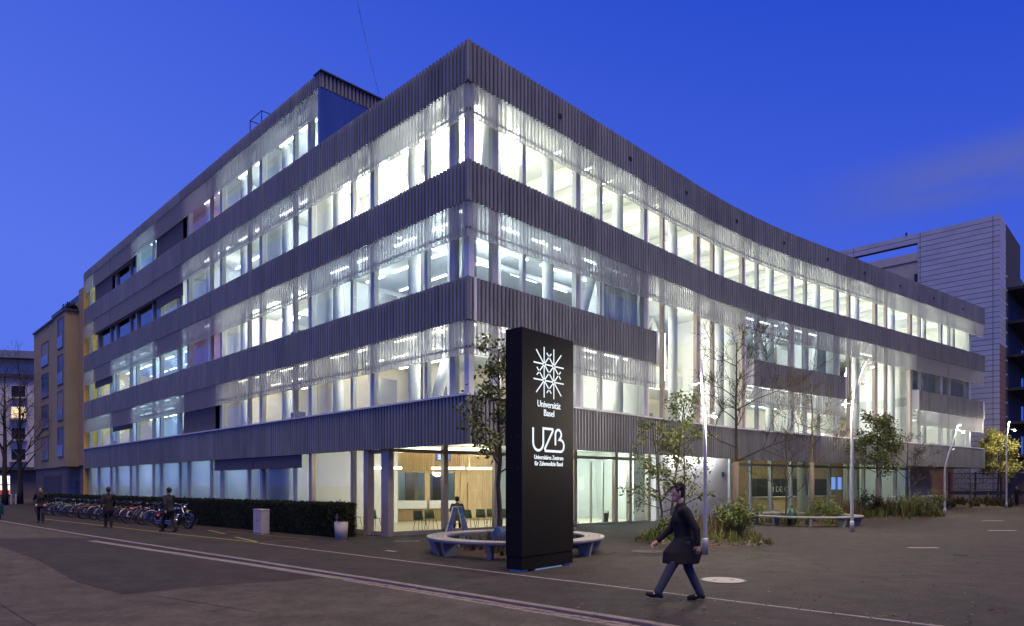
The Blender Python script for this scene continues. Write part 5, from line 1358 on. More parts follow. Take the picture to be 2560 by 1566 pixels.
# ================================================================== PEOPLE
mat('skin', (0.50, 0.30, 0.21), 0.55, 0, var=0.06, scale=20); mat('hair_dark', (0.022, 0.015, 0.011), 0.7, 0, var=0.3, scale=30); mat('cloth_black', (0.014, 0.012, 0.013), 0.9, 0, var=0.3, scale=8, bump=0.2, bscale=30); mat('jeans', (0.045, 0.047, 0.075), 0.9, 0, var=0.25, scale=8, bump=0.2, bscale=60); mat('cloth_navy', (0.016, 0.018, 0.028), 0.9, 0, var=0.25, scale=8); mat('cloth_grey', (0.06, 0.075, 0.065), 0.9, 0, var=0.25, scale=8); mat('band', (0.50, 0.45, 0.43), 0.8)
def voxel(mb, name, m, size, parent, sm=4):
    me = mb.mesh('tmp', m); o = bpy.data.objects.new('tmp', me); COL.objects.link(o)
    r = o.modifiers.new('r', 'REMESH'); r.mode = 'VOXEL'; r.voxel_size = size; r.use_smooth_shade = True
    s = o.modifiers.new('s', 'SMOOTH'); s.factor = 0.5; s.iterations = sm
    dg = bpy.context.evaluated_depsgraph_get(); dg.update()
    nm = bpy.data.meshes.new_from_object(o.evaluated_get(dg)); nm.name = name; bpy.data.objects.remove(o)
    nm.polygons.foreach_set('use_smooth', [True] * len(nm.polygons))
    if not nm.materials: nm.materials.append(M[m])
    return finish(bpy.data.objects.new(name, nm), parent)
def limb(mb, pts, rad, n=10):
    mb.tube(pts, rad, n)
    for p, r in zip(pts, rad): mb.sphere(p, r * 0.995, 10, 7)
def hand(mb, w, d, nrm, sc=1.0, curl=0.6):
    w, d, nrm = Vector(w), Vector(d).normalized(), Vector(nrm).normalized(); side = d.cross(nrm)
    limb(mb, [w, w + d * .045 * sc, w + d * .085 * sc], [.026 * sc, .034 * sc, .034 * sc], 8)
    for k, ln in enumerate((.070, .080, .076, .060)):
        b = w + d * .09 * sc + side * (k - 1.5) * .021 * sc; p1 = b + d * ln * .5 * sc + nrm * ln * .15 * curl * sc; p2 = p1 + (d * (1 - curl) + nrm * curl).normalized() * ln * .5 * sc
        limb(mb, [b, p1, p2], [.0095 * sc, .009 * sc, .0075 * sc], 6)
    b = w + d * .03 * sc - side * .03 * sc; limb(mb, [b, b - side * .03 * sc + d * .025 * sc, b - side * .035 * sc + d * .06 * sc + nrm * .015 * sc], [.013 * sc, .011 * sc, .009 * sc], 6)
def person(label, loc, rz, J, coat='cloth_black', legs='cloth_navy', hair='hair_dark', coat_len=0.0, vox=0.014, hat=None, group=None):
    """J: joints, forward +X.  One continuous body, clothes as children."""
    t = empty('person', loc, rz, label=label, cat='person', group=group)
    hp, ch, nk, hd = (Vector(J[k]) for k in ('hip', 'chest', 'neck', 'head'))
    bd = MB(); limb(bd, [hp, (hp + ch) / 2, ch, nk + Vector((0, 0, -.06))], [.125, .12, .135, .07], 12); limb(bd, [nk, nk.lerp(hd, .5)], [.055, .052])
    fwd = Vector(J.get('look', (1, 0, 0))).normalized()
    sd = Vector((-fwd.y, fwd.x, 0))
    bd.sphere(hd + Vector((0, 0, .02)), 0.1, 14, 10, (0.95, 0.82, 1.18)); limb(bd, [hd + fwd * .03 + Vector((0, 0, -.06)), hd + fwd * .055 + Vector((0, 0, -.085))], [.055, .04])
    limb(bd, [hd + fwd * .09 + Vector((0, 0, .015)), hd + fwd * .115 + Vector((0, 0, -.02))], [.012, .016], 6)
    limb(bd, [hd + fwd * .082 + sd * .025 + Vector((0, 0, -.055)), hd + fwd * .088 + Vector((0, 0, -.055)), hd + fwd * .082 - sd * .025 + Vector((0, 0, -.055))], [.009, .011, .009], 6)
    for k in (-1, 1): limb(bd, [hd + sd * k * .083 + Vector((0, 0, .03)), hd + sd * k * .085 + Vector((0, 0, -.03))], [.016, .012], 6)
    for k in ('l', 'r'):
        sh, el, wr = (Vector(J[q + k]) for q in ('sh', 'el', 'wr')); limb(bd, [sh, el, wr], [.05, .040, .030]); hand(bd, wr, (wr - el), J.get('palm' + k, (1, 0, 0)), 1.0)
        h, kn, an, to = (Vector(J[q + k]) for q in ('h', 'kn', 'an', 'to')); limb(bd, [h, kn, an], [.085, .058, .040]); limb(bd, [an + Vector((0, 0, -.03)), to], [.04, .035])
    voxel(bd, 'body', 'skin', min(vox, .010), t, 2)
    cl = MB(); b = hp.lerp(ch, 0.0)
    limb(cl, [hp + Vector((0, 0, .02)), hp.lerp(ch, .5), ch, nk + Vector((-.01, 0, -.03))], [.155, .152, .170, .092], 14)
    if coat_len:
        for k in ('l', 'r'):
            pass
        hem = (Vector(J['hl']).lerp(Vector(J['knl']), coat_len) + Vector(J['hr']).lerp(Vector(J['knr']), coat_len)) / 2
        gap_ = (Vector(J['hl']).lerp(Vector(J['knl']), coat_len) - Vector(J['hr']).lerp(Vector(J['knr']), coat_len)).x
        sk = MB(); n_ = 16
        for (c_, ax, ay) in ((hp + Vector((0, 0, .05)), .150, .170), (hp.lerp(hem, .5), .185 + abs(gap_) * .46, .200), (hem, .165 + abs(gap_) * .46, .205)):
            for q_ in range(n_): sk.v.append((c_.x + ax * math.cos(6.2832 * q_ / n_), c_.y + ay * math.sin(6.2832 * q_ / n_), c_.z))
        for r_ in range(2):
            for q_ in range(n_): sk.f.append((r_ * n_ + q_, r_ * n_ + (q_ + 1) % n_, (r_ + 1) * n_ + (q_ + 1) % n_, (r_ + 1) * n_ + q_)[::-1])
        sk.f.append(tuple(range(n_))); sk.f.append(tuple(reversed(range(2 * n_, 3 * n_)))); cl.add(sk.v, sk.f)
    for k in ('l', 'r'):
        sh, el, wr = (Vector(J[q + k]) for q in ('sh', 'el', 'wr')); limb(cl, [sh, el, wr.lerp(el, .06)], [.075, .062, .048], 10); limb(cl, [ch + Vector((0, 0, .06)), sh], [.12, .078], 10)
    voxel(cl, 'jacket', coat, vox, t)
    tr = MB(); limb(tr, [hp, hp + Vector((0, 0, -.04))], [.135, .14], 12)
    for k in ('l', 'r'):
        h, kn, an = (Vector(J[q + k]) for q in ('h', 'kn', 'an')); limb(tr, [h, kn, an + Vector((0, 0, .03))], [.095, .076, .066], 10)
    voxel(tr, 'trousers', legs, vox, t)
    for k in ('l', 'r'):
        an, to = Vector(J['an' + k]), Vector(J['to' + k]); dv = (to - an); dv.z = 0; dv = dv.normalized() if dv.length > 0 else fwd
        s_ = MB(); limb(s_, [an - dv * .045 + Vector((0, 0, -.03)), an + Vector((0, 0, -.01)), an.lerp(to, .6) + Vector((0, 0, -.012)), to], [.042, .05, .045, .036], 8)
        so = voxel(s_, 'shoe', 'cloth_black', .009, t, 2)
        if vox < .012:
            m_ = MB(); c = an.lerp(to, .45) + Vector((0, 0, 0.012)); limb(m_, [c + Vector((0, -.053, 0)), c + Vector((0, .053, 0))], [.014, .014], 6); voxel(m_, 'shoe_stripe', 'band', .006, so, 1)
    hr = MB(); hr.sphere(hd + Vector((0, 0, .035)) - fwd * .018, 0.1, 14, 10, (1.04, 0.92, 1.15)); limb(hr, [hd - fwd * .07 + Vector((0, 0, -.02)), hd - fwd * .06 + Vector((0, 0, .05))], [.05, .07])
    rg_ = random.Random(hash(label) % 1000 if False else len(label))
    for q in range(90):
        a = rg_.uniform(0, 6.28); e = rg_.uniform(.25, 1.5); dv = Vector((math.cos(a) * math.cos(e), math.sin(a) * math.cos(e), math.sin(e))); p = hd + Vector((0, 0, .04)) + dv * .09 - fwd * .02
        hr.tube([p, p + dv * rg_.uniform(.04, .08) * (.9 if vox < .012 else .4)], [.018, .006], 5)
    ho = voxel(hr, 'hair', hair, .007, t, 1)
    if len(ho.data.vertices):                     # keep the face free
        bm = bmesh.new(); bm.from_mesh(ho.data)
        bmesh.ops.delete(bm, geom=[v for v in bm.verts if (v.co - hd).dot(fwd) > (.045 if v.co.z < hd.z + .06 else .14)], context='VERTS'); bm.to_mesh(ho.data); bm.free()
    for k in (-1, 1): MB().sphere(hd + fwd * .083 + sd * k * .032 + Vector((0, 0, .02)), .011, 8, 6).build('eye', 'black', t, True)
    if hat:
        hb = MB(); hb.lathe([(.096, .0), (.102, .0), (.102, .035), (.096, .035)], 18, (hd.x, hd.y, hd.z + .035), cap=False)
        hb.v = [((vx - hd.x) * 1.0 + hd.x, (vy - hd.y) * .9 + hd.y, vz) for vx, vy, vz in hb.v]; hb.build('headband', hat, t, True)
    return t
def stand(stride=0.0, lean=0.02, arm=0.12, pocket=False, head=(0.05, 0, 1.64)):
    s = stride
    J = dict(hip=(0, 0, .93), chest=(lean, 0, 1.27), neck=(lean + .01, 0, 1.47), head=head, shl=(lean, .19, 1.41), shr=(lean, -.19, 1.41), hl=(0, .09, .90), hr=(0, -.09, .90))
    J.update(knl=(s * .42 + .04, .10, .50), knr=(-s * .18 + .05, -.10, .50), anl=(s * .55, .10, .09), anr=(-s * .5, -.10, .09 + .05 * (s > .2)), tol=(s * .55 + .17, .11, .045), tor=(-s * .5 + .16, -.11, .04))
    if pocket: J.update(ell=(-.06, .29, 1.14), elr=(-.06, -.29, 1.14), wrl=(.08, .20, .95), wrr=(.08, -.20, .95), palml=(1, 0, 0), palmr=(1, 0, 0))
    else: J.update(ell=(lean - arm, .25, 1.13), elr=(lean + arm * .6, -.25, 1.13), wrl=(lean - arm * 1.1, .25, .90), wrr=(lean + arm * 2.0, -.23, .92), palml=(0, -1, 0), palmr=(0, 1, 0))
    return J
# the walker on the forecourt, moving to the left
J = stand(0.62, 0.05, 0.16, head=(0.12, 0, 1.665))
J.update(hip=(0, 0, .95), neck=(.07, 0, 1.49), hl=(0, .09, .92), hr=(0, -.09, .92), knl=(.25, .10, .52), anl=(.44, .10, .13), tol=(.60, .10, .13), knr=(-.08, -.10, .50), anr=(-.26, -.10, .085), tor=(-.09, -.10, .04), look=(1, .25, -.05))
p_ = person('person in long black coat and jeans striding across the forecourt', (2.82, 10.9, 0), R(180), J, 'cloth_black', 'jeans', coat_len=.80, vox=.011, hat=None); p_.scale = (1.05, 1.05, 1.05)
x, y = G(102, 1308); person('person in dark jacket with hands in pockets on the pavement by the bicycles', (x, y, 0), R(-62), stand(0.28, .02, pocket=True), 'cloth_black', 'cloth_navy', coat_len=.3)
x, y = G(271, 1319); person('person in long dark coat on the pavement in front of parked bicycles', (x, y, 0), R(125), stand(0.15, .04, .1), 'cloth_black', 'cloth_black', coat_len=.75)
x, y = G(424, 1331); person('person in dark clothes walking past the motorcycle', (x, y, 0), R(150), stand(0.55, .06, .16), 'cloth_navy', 'cloth_black', coat_len=.25)
x, y, _ = GP2.P(12.6, -2.8, 0); person('person in dark clothes standing at the cafe counter', (x, y, .02), R(120), stand(0.1), 'cloth_black', 'cloth_black', vox=.018)
x, y = GX(2543, 60.5); person('person in dark clothes standing by the iron fence', (x, y, 0), R(200), stand(0.1), 'cloth_black', 'cloth_black', vox=.018)
# ------------------------------------------------------------------ lobby chairs and the sitter
mat('chair_green', (0.10, 0.14, 0.07), 0.5, 0, var=0.05)
def chair(loc, rz, label):
    t = empty('lobby_chair', loc, rz, label=label, cat='chair', group='green lobby chairs')
    s = MB(); s.add([(-.22, -.21, .44), (.22, -.22, .44), (.22, .22, .44), (-.22, .21, .44), (-.21, -.20, .47), (.23, -.22, .46), (.23, .22, .46), (-.21, .20, .47)], [(3, 2, 1, 0), (4, 5, 6, 7), (0, 1, 5, 4), (1, 2, 6, 5), (2, 3, 7, 6), (3, 0, 4, 7)]); s.build('seat', 'chair_green', t)
    b = MB(); n = 8; vs = []; fs = []
    for i in range(n + 1):
        a = -1 + 2 * i / n
        for (z, xo) in ((.47, -.19), (.62, -.235), (.82, -.27)):
            for th in (0, .018): vs.append((xo + .05 * a * a - th, a * (.215 - .02 * (z > .8)), z))
    for i in range(n):
        o_ = i * 6
        for (j, k) in ((0, 2), (2, 4)): fs += [(o_ + j, o_ + 6 + j, o_ + 6 + k, o_ + k), (o_ + k + 1, o_ + 6 + k + 1, o_ + 6 + j + 1, o_ + j + 1)]
        fs += [(o_ + 4, o_ + 10, o_ + 11, o_ + 5), (o_ + 1, o_ + 7, o_ + 6, o_)]
    fs += [(0, 2, 3, 1), (2, 4, 5, 3), (n * 6 + 1, n * 6 + 3, n * 6 + 2, n * 6), (n * 6 + 3, n * 6 + 5, n * 6 + 4, n * 6 + 2)]
    b.add(vs, fs); b.build('backrest', 'chair_green', t, True)
    for sx in (-1, 1):
        for sy in (-1, 1): MB().tube([(sx * .16, sy * .15, .44), (sx * .24, sy * .21, 0)], [.014, .010], 6).build('leg', 'chair_green', t)
    return t
c0 = chair((*GX(1051, 27.4), .02), R(70), 'green shell chair behind the lobby glass, facing the reception')
for u, Y, a, lb in ((1078, 28.2, 75, 'green shell chair nearest the sitting person in the lobby'), (1172, 28.6, 70, 'green shell chair in the lobby behind the aluminium folding stand'), (1204, 29.2, 80, 'green shell chair in front of the wooden lobby door'), (936, 28.4, 70, 'green shell chair behind the narrow corner pane of the lobby'), (887, 29.4, 60, 'green shell chair behind the lobby pane beside the planter pot'), (1232, 29.6, 72, 'green shell chair behind the leafy tree trunk in the lobby'), (1262, 29.8, 72, 'green shell chair in the lobby beside the black pylon edge')):
    copy_tree(c0, None, (*GX(u, Y), .02), R(a), lb)
sx_, sy_ = GX(1143, 27.6)
chair((sx_, sy_, .02), R(95), 'green shell chair with a person sitting on it in the lobby')['group'] = 'occupied lobby chair'
J = dict(hip=(-.05, 0, .56), chest=(.04, 0, .90), neck=(.10, 0, 1.09), head=(.16, 0, 1.25), shl=(.06, .19, 1.03), shr=(.06, -.19, 1.03), ell=(.18, .27, .80), elr=(.18, -.27, .80), wrl=(.38, .16, .68), wrr=(.38, -.16, .68), hl=(0, .1, .54), hr=(0, -.1, .54), knl=(.42, .12, .54), knr=(.42, -.12, .54), anl=(.38, .12, .10), anr=(.40, -.12, .10), tol=(.55, .12, .05), tor=(.57, -.12, .05))
person('person in dark jacket sitting on a chair behind the lobby glass', (sx_, sy_, .02), R(95), J, 'cloth_grey', 'cloth_black')
# ================================================================== NEIGHBOURS
mat('panel_grey', (0.42, 0.44, 0.47), 0.45, 0.15, var=0.10, scale=0.6, stretch=(1, 1, 2.5)); mat('panel_brick', (0.20, 0.125, 0.105), 0.7, 0.1, var=0.14, scale=0.8, stretch=(1, 1, 2.5))
mat('joint', (0.035, 0.035, 0.04), 0.8); mat('render_yellow', (0.34, 0.28, 0.16), 0.85, 0, var=0.08, scale=0.8, bump=0.1, bscale=30); mat('render_pink', (0.34, 0.24, 0.17), 0.85, 0, var=0.06); mat('stone_brown', (0.16, 0.125, 0.115), 0.85, 0, var=0.12, scale=1.5); mat('render_white', (0.50, 0.50, 0.52), 0.85, 0, var=0.06, scale=0.8); mat('balcony_glass', (0.10, 0.13, 0.22), 0.15, 0.3); mat('pane_dark', (0.016, 0.014, 0.018), 0.25, 0.0, spec=0.3); mat('pane_curtain', (0.25, 0.20, 0.18), 0.5)
# ---- grey panelled block behind the right end
NC = Vector((46.7, 64.0))
NL = Path(NC, [(0, 135.3), (40, 135.3)], -1.0); NR = Path(NC, [(0, 45.57), (40, 45.57)], 1.0)
nb = empty('panelled_building', (NC.x, NC.y, 0), label='tall grey building clad in long horizontal panels behind the university', cat='building')
def npart(mb, name, m, parent=nb, org=NC):
    mb.v = [(x - org.x, y - org.y, z) for x, y, z in mb.v]; return mb.build(name, m, parent)
NH = 27.8; SO0, SO1, ZO0, ZO1 = 6.95, 13.9, 22.2, 26.75        # the open roof terrace
mb = MB(); NL.box(mb, 0.02, SO0, -12, -0.06, 0, NH - 0.02); npart(mb, 'core', 'joint')
mb = MB(); NL.box(mb, SO0, SO1, -12, -0.06, 0, ZO0); npart(mb, 'core', 'joint')
mb = MB(); NL.box(mb, SO1, 34, -12, -0.06, 0, NH - 0.02); npart(mb, 'core', 'joint')
mb = MB(); NL.box(mb, SO0, SO1, -0.5, -0.06, ZO1, NH - 0.02); npart(mb, 'terrace_beam', 'joint')
mb = MB(); NL.box(mb, SO0, SO1 + 0.0, -5.0, -4.8, ZO0 + 0.002, 27.3); npart(mb, 'terrace_wall', 'render_white')
mb = MB(); NL.box(mb, SO0, SO1, -4.79, -4.74, 26.3, 26.38); npart(mb, 'terrace_rail', 'rail')
row = 0.517; nrow = int(NH / row)
cols = [(0.0, 0.55), (0.56, 6.70), (6.71, 13.1), (13.11, 19.5)]
for r_ in range(nrow + 1):
    z0 = NH - (r_ + 1) * row + 0.05; z1 = NH - r_ * row
    if z1 < 0.3: break
    for ci, (a, b) in enumerate(cols):
        segs = [(a, b)]
        if z1 > ZO0 + 0.1 and z0 < ZO1 - 0.05:
            if ci == 2: segs = [(a, SO0)]
            elif ci == 3: segs = [(SO1, b)]
        if ci >= 2 and z1 < 18: continue
        for (p, q) in segs:
            mb = MB(); NL.box(mb, p + 0.02, q - 0.02, -0.06, 0.0, z0, z1); npart(mb, 'facade_panel', 'panel_grey')
    if z1 > 0.5:
        mb = MB(); NR.box(mb, 0.004, 3.2, -0.05, 0.0, z0, z1); npart(mb, 'facade_panel', 'panel_grey' if z0 > 15 else 'panel_brick')
mb = MB(); NL.box(mb, 7.9, 8.05, -0.1, 0.05, NH, NH + 0.32); npart(mb, 'roof_camera', 'black')
mb = MB(); NR.box(mb, 3.2, 30, -8, -0.06, 0, 24.5); npart(mb, 'side_wall', 'wall_dark')
sw = MB(); NR.box(sw, 3.3, 4.0, -0.06, -0.02, 8, 24.0); so_ = npart(sw, 'stair_window', 'pane_dark')
for k in range(11): mb = MB(); NR.box(mb, 3.3, 4.0, -0.02, 0.02, 8.6 + k * 1.4, 8.72 + k * 1.4); npart(mb, 'glazing_bar', 'frame_light', so_)
for k in range(6):
    z = 4.6 + k * 3.35
    mb = MB(); NR.box(mb, 4.2, 22, 0.0, 2.4, z, z + 0.28); bc = npart(mb, 'balcony', 'black')
    for s_ in (4.6, 7.6, 11, 15): mb = MB(); NR.box(mb, s_, s_ + 0.06, 2.3, 2.36, z + 0.28, z + 1.3); npart(mb, 'railing_post', 'rail', bc)
    mb = MB(); NR.box(mb, 4.2, 22, 2.31, 2.35, z + 1.28, z + 1.34); npart(mb, 'railing', 'rail', bc)
    for s_ in (6.2, 9.5, 13.0): mb = MB(); NR.box(mb, s_, s_ + 1.6, -0.055, -0.01, z + 0.4, z + 2.6); npart(mb, 'window', 'balcony_glass')
# ---- gate, fence and passage at the right end
fx0, fx1 = Vector(GX(2372, 62.0)), Vector(GX(2600, 64.5)); FP, FLn = straight(fx0, fx1)
fe = empty('iron_fence', (fx0.x, fx0.y, 0), label='dark iron fence of thin upright bars with a cross rail', cat='fence')
mb = MB(); s_ = 0.0
while s_ < FLn: FP.box(mb, s_, s_ + 0.025, -0.012, 0.012, 0.08, 3.0); s_ += 0.16
o_ = npart(mb, 'bars', 'rail', fe, fx0); o_['kind'] = 'stuff'
for z in (0.12, 1.0, 2.9): mb = MB(); FP.box(mb, 0, FLn, -0.03, 0.03, z, z + (0.30 if z == 1.0 else 0.06)); npart(mb, 'rail', 'rail', fe, fx0)
for s_ in (0.0, 3.0, 6.0, FLn - 0.1): mb = MB(); FP.box(mb, s_, s_ + 0.08, -0.06, 0.06, 0, 3.1); npart(mb, 'post', 'rail', fe, fx0)
gwp, gwl = straight(GX(2330, 66.0), GX(2700, 71.0)); o0 = Vector(GX(2330, 66.0))
gw = MB(); gwp.box(gw, 0, gwl, -0.3, 0, 0, 3.4); gw.v = [(x - o0.x, y - o0.y, z) for x, y, z in gw.v]; wlo = empty('yard_wall', (o0.x, o0.y, 0), label='brownish yard wall behind the iron fence', cat='wall'); gw.build('wall', 'panel_brick', wlo)
cp = MB(); gwp.box(cp, 0, gwl, -0.35, 0.05, 3.402, 3.48); cp.v = [(x - o0.x, y - o0.y, z) for x, y, z in cp.v]; cp.build('coping', 'concrete', wlo)
# bicycles under the building end
for (u, Y, a, pc) in ((2335, 50.5, 10, 'paint_grey'), (2300, 49.5, 30, 'paint_blue'), (2284, 50, 15, 'paint_grey')):
    o = copy_tree(protos[pc], None, (*GX(u, Y), 0), R(a), {2335: 'grey bicycle against the pale end wall under the overhang', 2300: 'blue bicycle between two grey ones under the overhang', 2284: 'grey bicycle beside the small bare tree under the overhang'}[u]); o['group'] = 'bicycles parked under the building end'
def bar_table(u, Y, label):
    t = empty('bar_table', (*GX(u, Y), 0), label=label, cat='table', group='tall slim outdoor tables by the cafe')
    MB().lathe([(.25, 0), (.25, .02), (.03, .05)], 16).build('foot', 'steel', t); MB().tube([(0, 0, .04), (0, 0, 1.08)], .028, 8).build('stem', 'steel', t); MB().lathe([(.34, 1.082), (.34, 1.11)], 24).build('top', 'frame_light', t)
for u, Y, lb in ((2318, 47.0, 'tall slim round table beside the leaning lamp post outside the cafe'), (2330, 48.5, 'tall slim round table next to the bicycles under the building end'), (2228, 44.5, 'tall slim round table behind the dense green tree')): bar_table(u, Y, lb)
def cafe_chair(u, Y, a, lb):
    t = empty('cafe_chair', (*GX(u, Y), 0), R(a), label=lb, cat='chair', group='outdoor chairs by the cafe')
    MB().box(-.2, .2, -.2, .2, .44, .46).build('seat', 'steel', t); 
    for sx in (-1, 1):
        for sy in (-1, 1): MB().tube([(sx * .17, sy * .17, .44), (sx * .2, sy * .2, 0)], .012, 5).build('leg', 'steel', t)
    for z in (.62, .74, .84): MB().tube([(-.2, -.19, z), (-.23, 0, z), (-.2, .19, z)], .012, 5).build('back_bar', 'steel', t)
    for sy in (-1, 1): MB().tube([(-.19, sy * .19, .44), (-.2, sy * .19, .85)], .012, 5).build('back_post', 'steel', t)
for u, Y, a, lb in ((2058, 37.5, 20, 'light metal chair behind the mossy bare tree by the cafe'), (2080, 38.0, 160, 'light metal chair between two others by the cafe glazing'), (2105, 38.5, 60, 'light metal chair behind the bent lamp post by the cafe'), (1935, 36.2, 200, 'light metal chair behind the thin bare shrub by the cafe')): cafe_chair(u, Y, a, lb)

# ---- yellow house at the left
YH = empty('yellow_house', (*off(LP, 46.2, 0), 0), label='ochre yellow apartment house with bay and tall windows beyond the university', cat='house'); YO = Vector(off(LP, 46.2, 0))
def ypart(mb, name, m, parent=None): return npart(mb, name, m, parent or YH, YO)
mb = MB(); LP.box(mb, 46.2, 64.9, -10, 0.0, 3.42, 16.75); ypart(mb, 'wall', 'render_yellow')
mb = MB(); LP.box(mb, 46.2, 64.7, -9.8, -0.12, 0, 3.415); ypart(mb, 'ground_floor_wall', 'stone_brown')
mb = MB(); LP.box(mb, 46.15, 47.35, -9, 0.03, 3.45, 17.6); ypart(mb, 'side_wall', 'render_pink')
mb = MB(); LP.box(mb, 47.35, 51.3, 0.002, 0.93, 3.36, 15.85); ypart(mb, 'bay', 'render_yellow')
mb = MB(); LP.box(mb, 47.2, 51.45, 0.0, 1.02, 15.855, 16.0); ypart(mb, 'bay_roof', 'roofmetal')
mb = MB(); LP.box(mb, 51.0, 65.0, -10, 0.12, 16.755, 16.9); ypart(mb, 'roof_edge', 'roofmetal')
mb = MB(); LP.box(mb, 46.1, 62, -9, -0.9, 16.9, 18.3); ypart(mb, 'attic', 'roofmetal')
rgp = random.Random(8); tp = [(Vector(LP.P(47.6 + rgp.uniform(0, .7), 0.4 + rgp.uniform(-.3, .4), 16.1 + rgp.uniform(0, .5))), Vector((0, 0, 1))) for _ in range(40)]
lm = leaf_mesh(rgp, tp, 10, .16, .12); ypart(lm, 'roof_planting', 'leaf_hedge')['kind'] = 'stuff'
for r_ in range(5):
    mb = MB(); z = .62 * r_ + .3
    LP.box(mb, 46.2, 64.7, -0.12, -0.115, z, z + .02); ypart(mb, 'stone_joint', 'joint')
def yopen(t0, t1, z0, z1, o, m='pane_dark', rail=False):
    fr_ = MB(); 
    for (a, b, c, d) in ((t0 - .06, t0, z0, z1), (t1, t1 + .06, z0, z1), (t0 - .06, t1 + .06, z1, z1 + .07), (t0 - .08, t1 + .08, z0 - .06, z0)): LP.box(fr_, a, b, o - .02, o + .045, c, d)
    f_ = ypart(fr_, 'window', 'stone_brown'); mb = MB(); LP.box(mb, t0, t1, o + .004, o + .012, z0, z1); ypart(mb, 'pane', m, f_)
    if rail:
        mb = MB(); LP.box(mb, t0, t1, o + .05, o + .07, z0, z0 + .95); ypart(mb, 'railing_panel', 'balcony_glass', f_)
for k in range(4):
    z = 4.0 + 2.95 * k
    yopen(48.1, 49.9, z + .2, z + 2.55, .932, 'pane_curtain' if k == 1 else 'pane_dark', True)
    yopen(52.0, 52.7, z + .5, z + 2.45, .002); yopen(54.6, 55.3, z + .5, z + 2.35, .002, 'pane_curtain' if k % 2 else 'pane_dark')
    yopen(58.4, 61.2, z + .2, z + 2.35, .002, 'pane_curtain' if k in (0, 3) else 'pane_dark', True)
mb = MB(); LP.box(mb, 47.6, 48.9, -0.115, -0.08, 0.1, 2.2); ypart(mb, 'door', 'wall_dark')
mb = MB(); LP.box(mb, 54, 61, -0.115, -0.08, 0.1, 2.7); ypart(mb, 'garage_door', 'wall_dark')
# ---- white block far left, shop at its foot
WX, WY = GX(28, 92.0); wb = empty('white_apartment_block', (WX, WY, 0), R(12), label='pale apartment block with dark roof and lit shop at street level', cat='building')
MB().box(-16, 12, 0, 14, 4.3, 16.6).build('wall', 'render_white', wb)
MB().box(-16.4, 12.4, -0.5, 14.4, 16.605, 17.1).build('roof_slab', 'roofmetal', wb); MB().box(-12, 12, 1.6, 13, 17.1, 19.4).build('attic', 'render_white', wb)
rf = MB(); rf.add([(-14, 0.2, 19.4), (13, 0.2, 19.4), (13, 14, 19.4), (-14, 14, 19.4), (-10.5, 3.5, 21.0), (12.5, 3.5, 21.0), (12.5, 11, 21.0), (-10.5, 11, 21.0)], [(3, 2, 1, 0), (4, 5, 6, 7), (0, 1, 5, 4), (1, 2, 6, 5), (2, 3, 7, 6), (3, 0, 4, 7)]); rf.build('roof', 'roofmetal', wb)
for k in range(4):
    for j, xx in enumerate((-4.5, 0.9, 6.4)):
        z = 5.3 + k * 2.9; lit = (k == 2 and j == 1)
        f_ = MB().box(xx - .95, xx + .95, -.05, .02, z - .07, z + 1.6).build('window', 'frame_light', wb); MB().box(xx - .85, xx + .85, -.07, -.055, z, z + 1.5).build('pane', 'shop_glow' if lit else 'pane_dark', f_)
        MB().box(xx - 1.1, xx + 1.1, -.9, -.05, z - .3, z - .15).build('balcony', 'render_white', f_)
MB().box(-16, 12, .6, 14, 0, 4.29).build('shop_wall', 'stone_brown', wb); MB().box(-16.2, 12.2, -.6, .8, 3.9, 4.295).build('canopy', 'roofmetal', wb)
for xx, ww, m_ in ((-7, 4.2, 'shop_glow'), (-2.2, 3.6, 'shop_white'), (3.6, 1.4, 'shop_white'), (6.3, 2.2, 'shop_white')):
    f_ = MB().box(xx - ww / 2 - .1, xx + ww / 2 + .1, .50, .6, .5, 3.4).build('shop_window', 'frame_dark', wb); MB().box(xx - ww / 2, xx + ww / 2, .47, .495, .6 if xx < 0 else 1.2, 3.1).build('pane', m_, f_)
    MB().box(xx - ww / 2, xx + ww / 2, .44, .465, 1.8, 1.95).build('shelf', 'wall_dark', f_)
    if xx < 0: MB().box(xx - ww / 2, xx + ww / 2, .44, .465, .6, 1.15).build('poster', 'shop_red', f_)
for (u, Y, sd_, h) in ((50, 66, 101, 12.5), (12, 62, 103, 12.0)):
    tree('street_tree', 'bare dark street tree forking low in front of the white block' if u == 50 else 'bare dark street tree at the road edge beside the other bare tree', *GX(u, Y), h, .24, sd_, .22, 4, 11, 5.2, None, slope=.75, wob=.22, split=(3, 5))
for u, Y in ((28, 64), (40, 64.5)):
    t = empty('street_post', (*GX(u, Y), 0), label='short grey post under the bare trees, nearer the car' if u == 28 else 'short grey post under the bare trees, nearer the bicycles', cat='post', group='far pavement posts'); MB().tube([(0, 0, 0), (0, 0, .9)], .06, 8).build('shaft', 'frame_light', t); MB().sphere((0, 0, .92), .07, 8, 6).build('cap', 'frame_light', t)
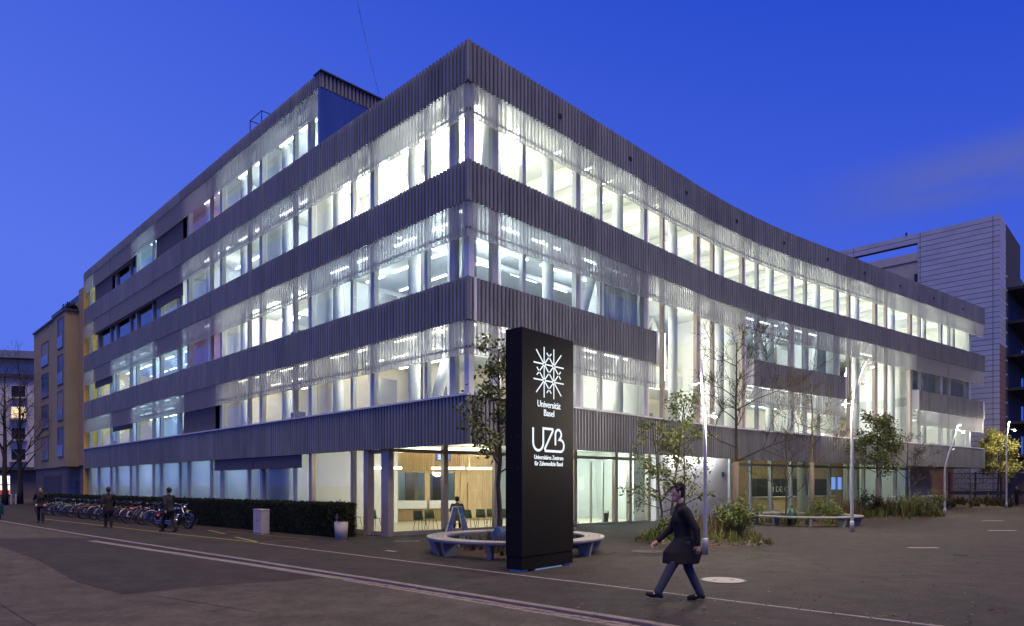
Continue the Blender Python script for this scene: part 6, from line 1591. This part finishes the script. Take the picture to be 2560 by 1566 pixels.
# ---- car nosing into the picture at the left edge
mat('car_paint', (0.01, 0.06, 0.09), 0.2, 0.5); cxx, cyy = GX(-72, 36.6)
ca = empty('parked_car', (cxx, cyy, ROADZ), R(-36), label='dark teal car at the kerb, cut by the picture edge', cat='car')
pr = [(-2.0, .28), (-2.05, .62), (-1.7, .88), (-1.05, .92), (-.45, 1.38), (.75, 1.42), (1.5, .98), (2.05, .88), (2.1, .32)]
def carbody(mb, pr, hw, tuck):
    n = len(pr); mb.v += [(x, -hw + (tuck if z > .95 else 0), z) for x, z in pr] + [(x, hw - (tuck if z > .95 else 0), z) for x, z in pr]
    mb.f += [tuple(range(n)), tuple(reversed(range(n, 2 * n)))] + [(k, k + n, (k + 1) % n + n, (k + 1) % n) for k in range(n)]; return mb
carbody(MB(), pr, .86, .14).build('body', 'car_paint', ca)
for sy in (-1, 1):
    m_ = MB(); m_.add([(-.85, sy * .765, .97), (-.40, sy * .735, 1.32), (.68, sy * .735, 1.35), (1.25, sy * .765, 1.0)], [(0, 1, 2, 3)]); m_.build('side_window', 'pane_dark', ca)
    for xx in (-1.28, 1.32):
        w_ = MB(); w_.tube([(xx, sy * .72, .31), (xx, sy * .88, .31)], .31, 20); wo_ = w_.build('wheel', 'rubber', ca); r_ = MB(); r_.tube([(xx, sy * .87, .31), (xx, sy * .89, .31)], .2, 16); r_.build('rim', 'chrome', wo_)
    MB().box(-2.07, -1.95, sy * .62 - .16, sy * .62 + .16, .62, .76).build('headlight', 'chrome', ca)
# ---- unseen house added past the right edge, keeps sky out of cafe reflections
oh = empty('added_opposite_house', (51, 18, 0), label='unseen plain dark apartment house added across the forecourt, mirrored in the cafe glazing', cat='building')
MB().box(0, 12, -38, 38, 0, 17).build('wall', 'stone_brown', oh); MB().box(-.3, 12.3, -38.3, 38.3, 17.002, 17.4).build('roof', 'roofmetal', oh)
for k in range(5):
    for j in range(12):
        f_ = MB().box(-.05, .02, -36 + j * 6.2, -33.8 + j * 6.2, 1.2 + k * 3.2, 2.9 + k * 3.2).build('window', 'frame_dark', oh)
        MB().box(-.08, -.055, -35.85 + j * 6.2, -33.95 + j * 6.2, 1.3 + k * 3.2, 2.8 + k * 3.2).build('pane', 'shop_glow' if (k * 5 + j * 3) % 7 == 0 else 'pane_dark', f_)
# ---- overhead wire
W0 = Vector(((880 - CX) / F_PX * 16, 16, CAM_H + (HZ + 60) / F_PX * 16)); W1 = Vector(LP.P(5.05, -0.3, 15.75))
wire = MB(); wire.tube([W0.lerp(W1, k / 12) - Vector((0, 0, .18 * math.sin(math.pi * k / 12))) for k in range(13)], .006, 4)
wt = empty('overhead_wire', tuple(W1), label='thin dark overhead wire rising from the roof edge into the sky', cat='wire')
wire.v = [(x - W1.x, y - W1.y, z - W1.z) for x, y, z in wire.v]; wire.build('wire', 'rail', wt)
hk = MB(); hk.lathe([(.03, -.05), (.03, .08)], 8); hk.build('anchor', 'rail', wt)
